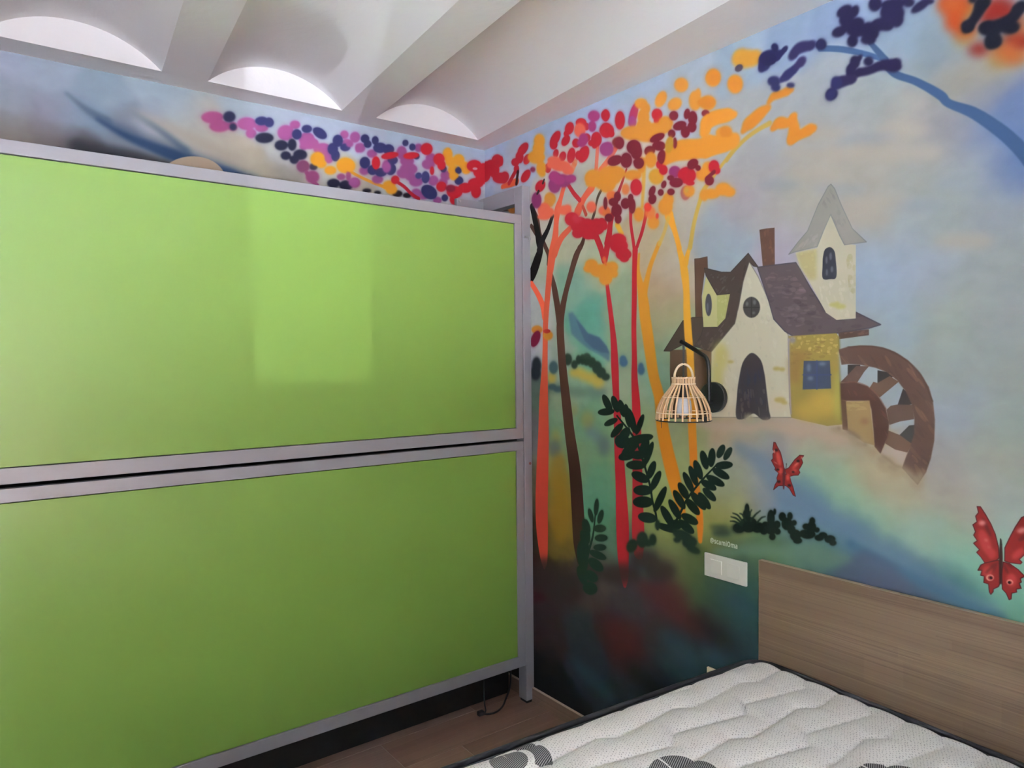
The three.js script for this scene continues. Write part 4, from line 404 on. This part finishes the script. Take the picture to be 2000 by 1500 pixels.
{ // terrace door, opened outward a little
  const d = structure(group('door_1', null, ROOM_X + 0.1, 0, DOOR.z0)); d.rotation.y = DOOR.ajar;
  mesh('leaf', rbox(0, 0.045, 0.005, DOOR.y1 - 0.005, 0.005, 0.78, 0.003), std(0x7a5a40, 0.5), d);
  mesh('handle', tube([[-0.004, 1.0, 0.72], [-0.05, 1.0, 0.72], [-0.055, 1.0, 0.7], [-0.055, 1.0, 0.6]], 0.009, 30, 10), MAT.steel, d);
  structure(mesh('terrace_floor', box(ROOM_X + 0.2, 12, -0.06, -0.01, -6, 9), std(0xdcdad8, 0.9)));
  structure(mesh('added_parapet', box(4.98, 5.1, -0.01, 0.765, 1.6, 3.1), MAT.plainWall));  // low wall added to cut the beam's lower edge on the bunk fronts
  structure(mesh('added_screen', box(5.46, 5.54, -0.01, 1.5, 2.512, 3.4), MAT.plainWall));  // added blocker, keeps the low beam out of the window
  const lamp = tag(group('glint_stand_in', null, GLINT.x, 0, GLINT.z), 'added unseen lamp on the terrace standing in for a low sun reflection', 'lamp');  // unseen lamp added in place of reflected sunlight
  mesh('stand', merge(new THREE.CylinderGeometry(0.09, 0.1, 0.03, 32).translate(0.05, 0.005, 0), new THREE.CylinderGeometry(0.014, 0.014, 0.42, 16).translate(0.05, 0.21, 0)), MAT.black, lamp);
  mesh('housing', rbox(0.015, 0.07, GLINT.y - 0.07, GLINT.y + 0.07, -0.09, 0.09, 0.012, 3), MAT.black, lamp);
  mesh('glint_face', rbox(0.008, 0.016, GLINT.y - 0.055, GLINT.y + 0.055, -0.075, 0.075, 0.003), new THREE.MeshStandardMaterial({ color: 0xffffff, emissive: 0xfff8f0, emissiveIntensity: 4 }), lamp);
  const blocker = tag(group('hanging_blocker', null, 5.04, 1.1, 2.325), 'added lumpy blocker hung outside to cast a shadow on the vault', 'blocker');  // added only to throw a rounded shadow on the vault
  mesh('blocker_lumps', merge(...[[0, 0.016, 0.004, 0.03], [0.004, 0.02, -0.026, 0.02], [-0.004, 0.018, 0.03, 0.026], [0.002, 0.022, 0.052, 0.02], [0.0, 0.012, -0.04, 0.016], [0, 0.028, 0.02, 0.016]].map(([x, y, z, r]) => new THREE.IcosahedronGeometry(r, 3).scale(1, 0.72, 1).translate(x, y, z))), std(0x38522c, 0.8), blocker);
  mesh('bowl', new THREE.SphereGeometry(0.03, 24, 12, 0, 7, Math.PI / 2, Math.PI / 2).scale(1, 0.6, 1).translate(0, 0.008, -0.02), std(0x9a5b40, 0.8), blocker);
  mesh('cord', tube([[0, 0.02, -0.02], [0, 0.6, -0.02], [0, 1.44, -0.02]], 0.0012, 12, 6), MAT.black, blocker);
  structure(mesh('added_beam', box(ROOM_X + 0.2, 5.3, 2.54, 2.64, 2.25, 2.35), std(0x6b4d36, 0.7)));  // added to hang the shadow caster from
  const w = tag(group('wardrobe', null, 3.42, 0, 0.03), 'tall brown wooden wardrobe with two doors against the window wall', 'wardrobe'), wm = std(0x6e4f38, 0.5);
  mesh('carcass', rbox(0.02, 0.575, 0, 2.0, 0, 1.2, 0.004), wm, w);
  for (const z of [0.004, 0.603]) { const dr = mesh('door', rbox(0, 0.02, 0.06, 1.995, z, z + 0.593, 0.003), wm, w); mesh('knob', new THREE.SphereGeometry(0.014, 20, 14).translate(-0.012, 1.0, z < 0.1 ? 0.55 : 0.65), MAT.steel, dr); }
  const beam = new THREE.SpotLight(0xeef3ff, 14, 0, 0.42, 0.3, 2);
  beam.position.set(GLINT.x - 0.03, GLINT.y, GLINT.z); beam.target.position.set(0, 2.1, 0.95); beam.shadow.radius = 0.2; beam.castShadow = true; beam.name = 'glint_beam';
  scene.add(beam, beam.target);
}
{ // window frame, its sashes folded open outside
  const { z0, z1, y0, y1 } = WINDOW, t = 0.045, a = ROOM_X + 0.08, b = ROOM_X + 0.14;
  structure(mesh('window_1', merge(rbox(a, b, y0, y0 + t, z0, z1), rbox(a, b, y1 - t, y1, z0, z1), rbox(a, b, y0 + t, y1 - t, z0, z0 + t), rbox(a, b, y0 + t, y1 - t, z1 - t, z1), rbox(ROOM_X - 0.03, ROOM_X + 0.2, y0 - 0.03, y0, z0 - 0.04, z1 + 0.04)), MAT.whitePlastic));
}
// ceiling: shallow plaster vaults between flat beams, all running a few degrees off the painted wall
{
  const X0 = 0.115, X1 = ROOM_X + 0.2, SKEW = 0.085, PITCH = 0.648, SPAN = 0.5, RISE = 0.1, TOP = 2.78;
  const R = (SPAN * SPAN / 4 + RISE * RISE) / (2 * RISE), ceilingGroup = structure(group('ceiling'));
  const at = (x, z) => z + SKEW * (x - X0);
  function sheet(profile, xa, xb) {     // profile of [z, y] swept along x with the skew
    const pos = [], uv = [], idx = [], n = profile.length, NX = 8;
    for (let k = 0; k <= NX; k++) { const x = xa + (xb - xa) * k / NX; profile.forEach(([z, y], i) => { pos.push(x, y, at(x, z)); uv.push(x, z + (y - ROOM_H)); }); }
    for (let k = 0; k < NX; k++) for (let i = 0; i < n - 1; i++) { const a = k * n + i, b = a + n; idx.push(a, b, a + 1, b, b + 1, a + 1); }
    const g = new THREE.BufferGeometry(); g.setAttribute('position', new THREE.Float32BufferAttribute(pos, 3)); g.setAttribute('uv', new THREE.Float32BufferAttribute(uv, 2)); g.setIndex(idx); g.computeVertexNormals(); return g;
  }
  function end(profile, x) {            // closes the end of a vault: the half-moon over the wall
    const pos = [], uv = [], idx = [];
    profile.forEach(([z, y]) => { pos.push(x, ROOM_H, at(x, z), x, y, at(x, z)); uv.push(z, 0, z, y - ROOM_H); });
    for (let i = 0; i < profile.length - 1; i++) { const a = 2 * i; idx.push(a, a + 2, a + 1, a + 1, a + 2, a + 3); }
    const g = new THREE.BufferGeometry(); g.setAttribute('position', new THREE.Float32BufferAttribute(pos, 3)); g.setAttribute('uv', new THREE.Float32BufferAttribute(uv, 2)); g.setIndex(idx); g.computeVertexNormals(); return g;
  }
  let from = -0.5;
  for (let k = 0; k < 6; k++) {
    const z0 = 0.114 + PITCH * k, arc = [];
    for (let i = 0; i <= 28; i++) { const z = z0 + SPAN * i / 28, d = z - z0 - SPAN / 2; arc.push([z, ROOM_H + Math.sqrt(R * R - d * d) - (R - RISE)]); }
    const beam = sheet([[from, ROOM_H], [z0, ROOM_H]], X0, X1);
    mesh('beam', merge(beam, sheet([[z0, TOP], [from, TOP]], X0, X1)), MAT.ceiling, ceilingGroup);
    mesh('vault', sheet(arc, X0, X1), MAT.ceiling, ceilingGroup);
    mesh('lunette', end(arc, X0), MAT.ceiling, ceilingGroup);
    from = z0 + SPAN;
  }
  mesh('wall_beam', box(-0.15, X0 - 0.0005, ROOM_H, TOP, -0.15, ROOM_Z + 0.15), MAT.ceiling, ceilingGroup);
  mesh('roof_slab', box(-0.2, X1, 2.62, 2.8, -0.4, ROOM_Z + 0.4), MAT.plainWall, ceilingGroup);
}
// floor: wood-look porcelain planks with open joints
{
  const floor = structure(group('floor')), W = 0.2, L = 0.9, J = 0.0028, board = rbox(0, W - J, -0.01, 0, 0, L - J, 0.0015, 1);
  { const p = board.attributes.position, uv = new Float32Array(p.count * 2); for (let i = 0; i < p.count; i++) { uv[2 * i] = p.getZ(i); uv[2 * i + 1] = p.getX(i); } board.setAttribute('uv', new THREE.BufferAttribute(uv, 2)); }
  mesh('grout_bed', box(-0.15, ROOM_X + 0.2, -0.05, -0.0015, -0.15, ROOM_Z + 0.15), MAT.grout, floor);
  const wood = textureOf(woodCanvas(1024, 1024, '#84695a', '#624c3e', '#a18a78', 150, 77)), tones = ['#fff4ec', '#f1e6dd', '#ffffff', '#e8ddd4'];
  const mats = tones.map((c, i) => { const t = wood.clone(); t.offset.set(0.23 * i, 0.27 * i); t.needsUpdate = true; return std(c, 0.5, { map: t }); });
  for (let i = -3; i < 18; i++) for (let j = -1; j < 4; j++) {
    const x = 0.452 + W * i, z = 0.4535 + L * j - [0, 0.45, 0.2, 0.65][((i % 4) + 4) % 4];
    if (x + W > ROOM_X + 0.19 || z > ROOM_Z || z + L < 0.02) continue;
    const b = mesh('plank', board, mats[(i * 3 + j * 5 + 40) % 4], floor); b.position.set(x + J / 2, 0, z + J / 2);
  }
  const skirt = textureOf(woodCanvas(1024, 256, '#7b6251', '#5e4838', '#93796a', 60, 91)), skirtMat = std(0xffffff, 0.5, { map: skirt }), edgeMat = std(0xb29c86, 0.6);
  const backSkirt = structure(group('baseboard_back'));
  for (let k = 0; k < 5; k++) mesh('plank', rbox(k * 0.9 + 0.001, k * 0.9 + 0.899, 0, 0.061, 0, 0.012, 0.0015, 1), skirtMat, backSkirt);
  mesh('top_trim', rbox(0, ROOM_X, 0.061, 0.064, 0, 0.012, 0.001, 1), edgeMat, backSkirt);
  const sideSkirt = structure(group('baseboard_left'));
  for (let k = 0; k < 4; k++) mesh('plank', rbox(0, 0.012, 0, 0.061, 0.013 + k * 0.9, 0.911 + k * 0.9 > ROOM_Z ? ROOM_Z : 0.911 + k * 0.9, 0.0015, 1), skirtMat, sideSkirt);
}

// ---------------------------------------------------------------- the fold-away bunk bed
{
  const bunk = tag(group('bunk_bed', null, 0, 0, 0), 'grey aluminium fold-away bunk bed with two glossy lime green fronts against the wall', 'bunk bed');
  const F = 0.343, Z1 = 2.15, PW = 0.043;
  for (const z of [0.0005, Z1 - PW]) {
    const e = mesh('end_frame', merge(rbox(0.001, 0.045, 0.012, 2.262, z, z + PW), rbox(0.287, F, 0.012, 2.262, z, z + PW), rbox(0.045, 0.287, 2.192, 2.262, z, z + PW), rbox(0.045, 0.287, 0.2, 0.26, z, z + PW)), MAT.alu, bunk);
    for (const x of [0.004, 0.292]) mesh('foot', rbox(x, x + 0.048, 0, 0.012, z + 0.003, z + PW - 0.003, 0.003), MAT.black, e);
    mesh('latch', merge(rbox(F - 0.001, F + 0.006, 2.036, 2.045, z + 0.004, z + 0.034, 0.001), rbox(F - 0.001, F + 0.011, 2.03, 2.04, z + 0.006, z + 0.014, 0.001)), MAT.steel, e);
    mesh('cap', new THREE.CylinderGeometry(0.006, 0.006, 0.004, 16).rotateZ(Math.PI / 2).translate(F + 0.001, 1.059, z + 0.014), std(0x8a5f58, 0.6), e);
  }
  function front(y0, y1) {
    const a = 0.0475, b = Z1 - 0.0475, t = 0.0395, x0 = 0.315;
    const frame = mesh('front_frame', merge(rbox(x0, F, y0, y0 + t + 0.006, a, b, 0.002), rbox(x0, F, y1 - t, y1, a, b, 0.002), rbox(x0, F, y0 + t, y1 - t + 0.001, a, a + t - 0.002, 0.002), rbox(x0, F, y0 + t, y1 - t + 0.001, b - t + 0.002, b, 0.002)), MAT.alu, bunk);
    mesh('green_board', rbox(x0 + 0.004, F - 0.004, y0 + t + 0.0085, y1 - t - 0.0025, a + t + 0.0005, b - t - 0.0005, 0.001), MAT.green, frame).userData.label = 'glossy lime green board';
    mesh('bed_box', box(0.1, x0 - 0.002, y0 + 0.012, y1 - 0.012, a + 0.012, b - 0.012), MAT.charcoal, frame);
  }
  front(1.1715, 2.1345); front(0.172, 1.1595);
  const br = mesh('back_bracket', rbox(0.03, 0.05, 2.11, 2.244, 0.0435, 0.19, 0.002), MAT.alu, bunk);
  mesh('screw', new THREE.CylinderGeometry(0.006, 0.006, 0.006, 16).rotateZ(Math.PI / 2).translate(0.052, 2.232, 0.175), MAT.steel, br);
  for (const y of [2.11, 0.24]) mesh('back_rail', rbox(0.005, 0.03, y, y + 0.05, 0.044, Z1 - 0.044), MAT.alu, bunk);
  mesh('shade_panel', rbox(0.2, 0.212, 0.004, 0.2, 0.044, Z1 - 0.044, 0.002), MAT.black, bunk);  // black sheet added to deepen the shade under the bunk
  const cable = tag(group('power_cable', null, 0.3, 0, 0.2), 'black power cable looping down to the floor under the bunk bed', 'cable');
  mesh('lead', merge(tube([[-0.07, 0.19, -0.155], [-0.055, 0.11, -0.143], [-0.05, 0.05, -0.134], [-0.03, 0.012, -0.095], [0.005, 0.0045, -0.05], [0.026, 0.0045, 0], [0.018, 0.0045, 0.034], [0.006, 0.006, 0.05]], 0.0042, 70, 8), tube([[-0.09, 0.19, -0.03], [-0.075, 0.1, -0.012], [-0.045, 0.02, 0.008], [-0.01, 0.004, 0.026], [0.006, 0.006, 0.05]], 0.003, 40, 8)), MAT.black, cable);
  mesh('plug', rbox(-0.009, 0.013, 0, 0.02, 0.045, 0.075, 0.006, 3), MAT.black, cable);
}

// ---------------------------------------------------------------- wall lamp
{
  const X = 1.31, lamp = tag(group('wall_lamp', null, X, 1.38, 0), 'black wall lamp with a small woven wicker bell shade hanging from its arm', 'lamp');
  mesh('wall_plate', new THREE.LatheGeometry([[0, 0], [0.05, 0], [0.05, 0.014], [0.0485, 0.016], [0, 0.0165]].map((p) => new THREE.Vector2(...p)), 64).rotateX(Math.PI / 2), MAT.black, lamp);
  mesh('arm', merge(tube([[0, -0.02, 0.03], [0, 0.02, 0.03], [0, 0.108, 0.033], [0, 0.13, 0.044], [0, 0.143, 0.07], [0, 0.181, 0.166]], 0.0068, 80, 12), new THREE.CylinderGeometry(0.007, 0.007, 0.03, 16).rotateX(Math.PI / 2).translate(0, -0.015, 0.022)), MAT.black, lamp);
  const Z = 0.155, y = (v) => v - 1.38, prof = [[0.0335, 1.450], [0.0335, 1.427], [0.048, 1.405], [0.062, 1.387], [0.073, 1.366], [0.080, 1.347], [0.083, 1.33], [0.084, 1.315]];
  mesh('cord', tube([[0, 0.178, Z], [0.0005, 0.14, Z], [-0.0005, 0.1, Z], [0, 0.06, Z], [0, 0.045, Z]], 0.0032, 40, 8), MAT.black, lamp);
  mesh('socket', new THREE.CylinderGeometry(0.015, 0.017, 0.045, 24).translate(0, y(1.405), Z), MAT.black, lamp);
  mesh('bulb', new THREE.LatheGeometry([[0, 0], [0.012, 0.001], [0.022, 0.008], [0.024, 0.022], [0.023, 0.045], [0.014, 0.058], [0, 0.06]].map((p) => new THREE.Vector2(...p)), 32).translate(0, y(1.327), Z), MAT.bulb, lamp);
  const shade = group('wicker_shade', lamp, 0, 0, Z), ribs = [], N = 24;
  for (let k = 0; k < N; k++) { const a = 2 * Math.PI * (k + 0.5) / N, j = 0.0012 * Math.sin(k * 2.3); ribs.push(tube(prof.map(([r, v]) => [(r + j) * Math.cos(a), y(v), (r + j) * Math.sin(a)]), 0.0029, 20, 6)); }
  mesh('ribs', merge(...ribs), MAT.wicker, shade);
  const ring = (r, v, t) => new THREE.TorusGeometry(r, t, 8, 56).rotateX(Math.PI / 2).translate(0, y(v), 0);
  for (const [r, v, t] of [[0.0345, 1.447, 0.0017], [0.0355, 1.428, 0.0022], [0.0645, 1.387, 0.0012], [0.0835, 1.338, 0.0016]]) mesh('hoop', ring(r, v, t), MAT.wickerPale, shade);
  mesh('wire_ring', merge(ring(0.0845, 1.3135, 0.0022), rbox(0.0815, 0.0865, y(1.311), y(1.329), -0.005, 0.005, 0.001)), MAT.black, shade);
  const loop = []; for (let k = 0; k <= 12; k++) { const a = Math.PI * k / 12; loop.push([0.028 * Math.cos(a) * 0.75, y(1.448) + 0.042 * Math.sin(a), -0.028 * Math.cos(a) * 0.66]); }
  mesh('handle', tube(loop, 0.0038, 40, 8), MAT.wickerPale, shade);
  mesh('loose_end', tube([[-0.05, y(1.315), 0.045], [-0.053, y(1.306), 0.045], [-0.051, y(1.296), 0.046], [-0.0515, y(1.288), 0.046]], 0.0012, 12, 6), std(0x6b5138, 0.7), shade);
}

// ---------------------------------------------------------------- switch and socket
{
  const s = tag(group('light_switch', null, 1.3545, 0.8225, 0), 'white double light switch plate just beside the wooden headboard', 'switch');
  mesh('plate', rbox(-0.0815, 0.0815, -0.0385, 0.0385, 0, 0.008, 0.0025, 3), MAT.whitePlastic, s);
  for (const [x, tilt] of [[-0.0335, 0.06], [0.0335, -0.06]]) { const r = mesh('rocker', rbox(-0.0225, 0.0225, -0.0225, 0.0225, -0.004, 0.0022, 0.001), MAT.whitePlastic, s); r.position.set(x, 0, 0.008); r.rotation.x = tilt; }
  const p = tag(group('wall_socket', null, 1.3235, 0.437, 0), 'beige power socket low on the painted wall, mostly hidden by the mattress', 'socket');
  mesh('plate', rbox(-0.0405, 0.0405, -0.0405, 0.0405, 0, 0.009, 0.002, 3), MAT.beigePlastic, p);
  mesh('outlet', new THREE.CylinderGeometry(0.02, 0.02, 0.001, 32).rotateX(Math.PI / 2).translate(0, 0, 0.0095), MAT.whitePlastic, p);
}

// ---------------------------------------------------------------- headboard, base and mattress
{
  const wood = woodCanvas(2048, 1024, '#735e4a', '#473628', '#96816a', 300, 1234);
  const g = rbox(1.4885, 2.98, 0, 0.883, 0.0005, 0.019, 0.0015, 2), p = g.attributes.position, uv = new Float32Array(p.count * 2);
  for (let i = 0; i < p.count; i++) { uv[2 * i] = (p.getX(i) - 1.49) / 1.49; uv[2 * i + 1] = p.getY(i) / 0.9; }
  g.setAttribute('uv', new THREE.BufferAttribute(uv, 2));
  const hb = tag(group('headboard'), 'flat brown wood-grain headboard panel fixed to the painted wall behind the mattress', 'headboard');
  mesh('panel', g, std(0xffffff, 0.5, { map: textureOf(wood) }), hb);
  mesh('edge_band', merge(rbox(1.4885, 2.98, 0.883, 0.8838, 0.001, 0.0185, 0.0003, 1), rbox(1.4877, 1.4885, 0, 0.8838, 0.001, 0.0185, 0.0003, 1)), std(0x9c8870, 0.45), hb);

  const W = 1.372, L = 1.91, base = tag(group('bed_base', null, 1.49, 0, 0.036), 'dark upholstered bed base carrying the quilted mattress beside the headboard', 'bed base');
  base.rotation.y = -0.06;
  mesh('platform', rbox(0.012, W - 0.012, 0.1, 0.365, 0.012, L - 0.012, 0.02, 3), MAT.charcoal, base);
  for (const x of [0.1, W - 0.1]) for (const z of [0.1, L - 0.1]) mesh('leg', new THREE.CylinderGeometry(0.022, 0.017, 0.1, 20).translate(x, 0.05, z), MAT.black, base);

  const bed = tag(group('mattress', null, 1.49, 0.365, 0.036), 'white quilted mattress with a fine dot print and dark border lying against the headboard', 'mattress');
  bed.rotation.y = -0.06;
  mesh('border', rbox(0, W, 0, 0.224, 0, L, 0.025, 5), MAT.charcoal, bed);
  // quilted top: seams wave in opposite phase, so the pads between them swell like scales
  const saw = (t) => { t -= Math.floor(t); return t < 0.78 ? 1 - 2 * t / 0.78 : -1 + 2 * THREE.MathUtils.smoothstep(t, 0.78, 1); };
  const seam = (k, z) => 0.115 + 0.0905 * k + (k % 2 ? 0.004 + 0.0175 * saw((z - 0.342) / 0.262) : -0.0135 * saw((z - 0.207) / 0.262));
  const inset = 0.0135, HW = W / 2 - inset, HL = L / 2 - inset, R = 0.07, NX = 280, NZ = 380, pos = [], tuv = [], idx = [];
  const pad = (x, z) => { let k = Math.floor((x - 0.115) / 0.0905) - 1; while (seam(k + 1, z) < x) k++; const a = seam(k, z), b = seam(k + 1, z), t = (x - a) / (b - a), w = Math.min(1, (b - a) / 0.0905); return w * Math.pow(Math.max(0, 4 * t * (1 - t)), 0.5); };
  for (let j = 0; j <= NZ; j++) for (let i = 0; i <= NX; i++) {
    let a = (i / NX * 2 - 1), b = (j / NZ * 2 - 1);
    a = Math.sign(a) * (1 - Math.pow(1 - Math.abs(a), 1.25)); b = Math.sign(b) * (1 - Math.pow(1 - Math.abs(b), 1.15));   // finer cells toward the rim
    let x = a * HW, z = b * HL, d = Math.min(HW - Math.abs(x), HL - Math.abs(z));
    const dx = (Math.abs(x) - (HW - R)) / R, dz = (Math.abs(z) - (HL - R)) / R;
    if (dx > 0 && dz > 0) { const m = Math.max(dx, dz), s = m / Math.hypot(dx, dz); x = Math.sign(x) * (HW - R + R * dx * s); z = Math.sign(z) * (HL - R + R * dz * s); d = R * (1 - m); }
    const e = Math.min(1, d / 0.032), edge = Math.sqrt(Math.max(0, 1 - (1 - e) ** 2)), u = x + W / 2, v = z + L / 2;
    pos.push(u, 0.206 + 0.02 * edge + 0.0135 * pad(u, v) * Math.min(1, 0.25 + d / 0.05), v);
    tuv.push(u / W, 1 - v / L);
  }
  for (let j = 0; j < NZ; j++) for (let i = 0; i < NX; i++) { const a = j * (NX + 1) + i, b = a + NX + 1; idx.push(a, b, a + 1, b, b + 1, a + 1); }
  const quilt = new THREE.BufferGeometry(); quilt.setAttribute('position', new THREE.Float32BufferAttribute(pos, 3)); quilt.setAttribute('uv', new THREE.Float32BufferAttribute(tuv, 2)); quilt.setIndex(idx); quilt.computeVertexNormals();
  const print = canvasOf(1471, 2048, (x, w, h) => {
    const s = w / W; x.fillStyle = '#f1f0ea'; x.fillRect(0, 0, w, h); x.scale(s, s); seed = 99;
    for (let r = 0; r * 0.0066 < L; r++) for (let c = 0; c * 0.0078 < W; c++) {
      const g = 70 + 70 * rnd(); x.fillStyle = `rgb(${g},${g},${g - 4})`; x.globalAlpha = 0.2 + 0.45 * rnd();
      x.beginPath(); x.ellipse(c * 0.0078 + (r % 2) * 0.0039 + 0.003 * (rnd() - 0.5), r * 0.0066 + 0.003 * (rnd() - 0.5), 0.0015, 0.0011, 0.5, 0, 7); x.fill();
    }
    x.globalAlpha = 1;
    const striped = (turn, path) => {   // printed ribbons of fine black lines
      x.save(); path(); x.clip(); x.fillStyle = '#b9b8b2'; x.fillRect(0, 0, W, L); x.translate(W / 2, L / 2); x.rotate(turn); x.fillStyle = '#1d1d20';
      for (let q = -1.3; q < 1.3; q += 0.0042) x.fillRect(q, -1.3, 0.0023, 2.6);
      x.restore();
    };
    const ringAt = (u, v, r0, r1, a0, a1) => () => { x.beginPath(); x.arc(u, v, r1, a0, a1); x.arc(u, v, r0, a1, a0, true); x.closePath(); };
    for (const [u, v] of [[0.073, 0.957], [0.34, 0.675], [0.612, 0.325], [0.62, 1.0], [0.9, 0.62], [1.16, 0.27], [0.33, 1.35], [0.9, 1.3], [1.15, 0.95], [0.62, 1.65], [1.2, 1.6]]) {
      if (v < 0.9) { striped(-0.5, ringAt(u, v, 0, 0.08, -3.1, 3.1)); continue; }
      striped(-0.5, ringAt(u, v, 0.06, 0.1, -2.7, -0.8)); striped(-0.35, ringAt(u, v, 0, 0.044, -3.1, 3.1));
    }
  });
  mesh('quilted_top', quilt, std(0xffffff, 0.9, { map: textureOf(print) }), bed);
  const path = [], inx = 0.0085, rr = 0.07, q = [[inx, inx, Math.PI], [W - inx, inx, -Math.PI / 2], [W - inx, L - inx, 0], [inx, L - inx, Math.PI / 2]];
  for (const [cx, cz, a0] of q) for (let k = 0; k <= 5; k++) { const a = a0 + Math.PI / 2 * k / 5, ox = cx < W / 2 ? cx + rr : cx - rr, oz = cz < L / 2 ? cz + rr : cz - rr; path.push([ox + rr * Math.cos(a), 0.222, oz + rr * Math.sin(a)]); }
  mesh('piping', tube(path, 0.0072, 400, 8, true), MAT.dark, bed);
}

renderer.render(scene, camera);
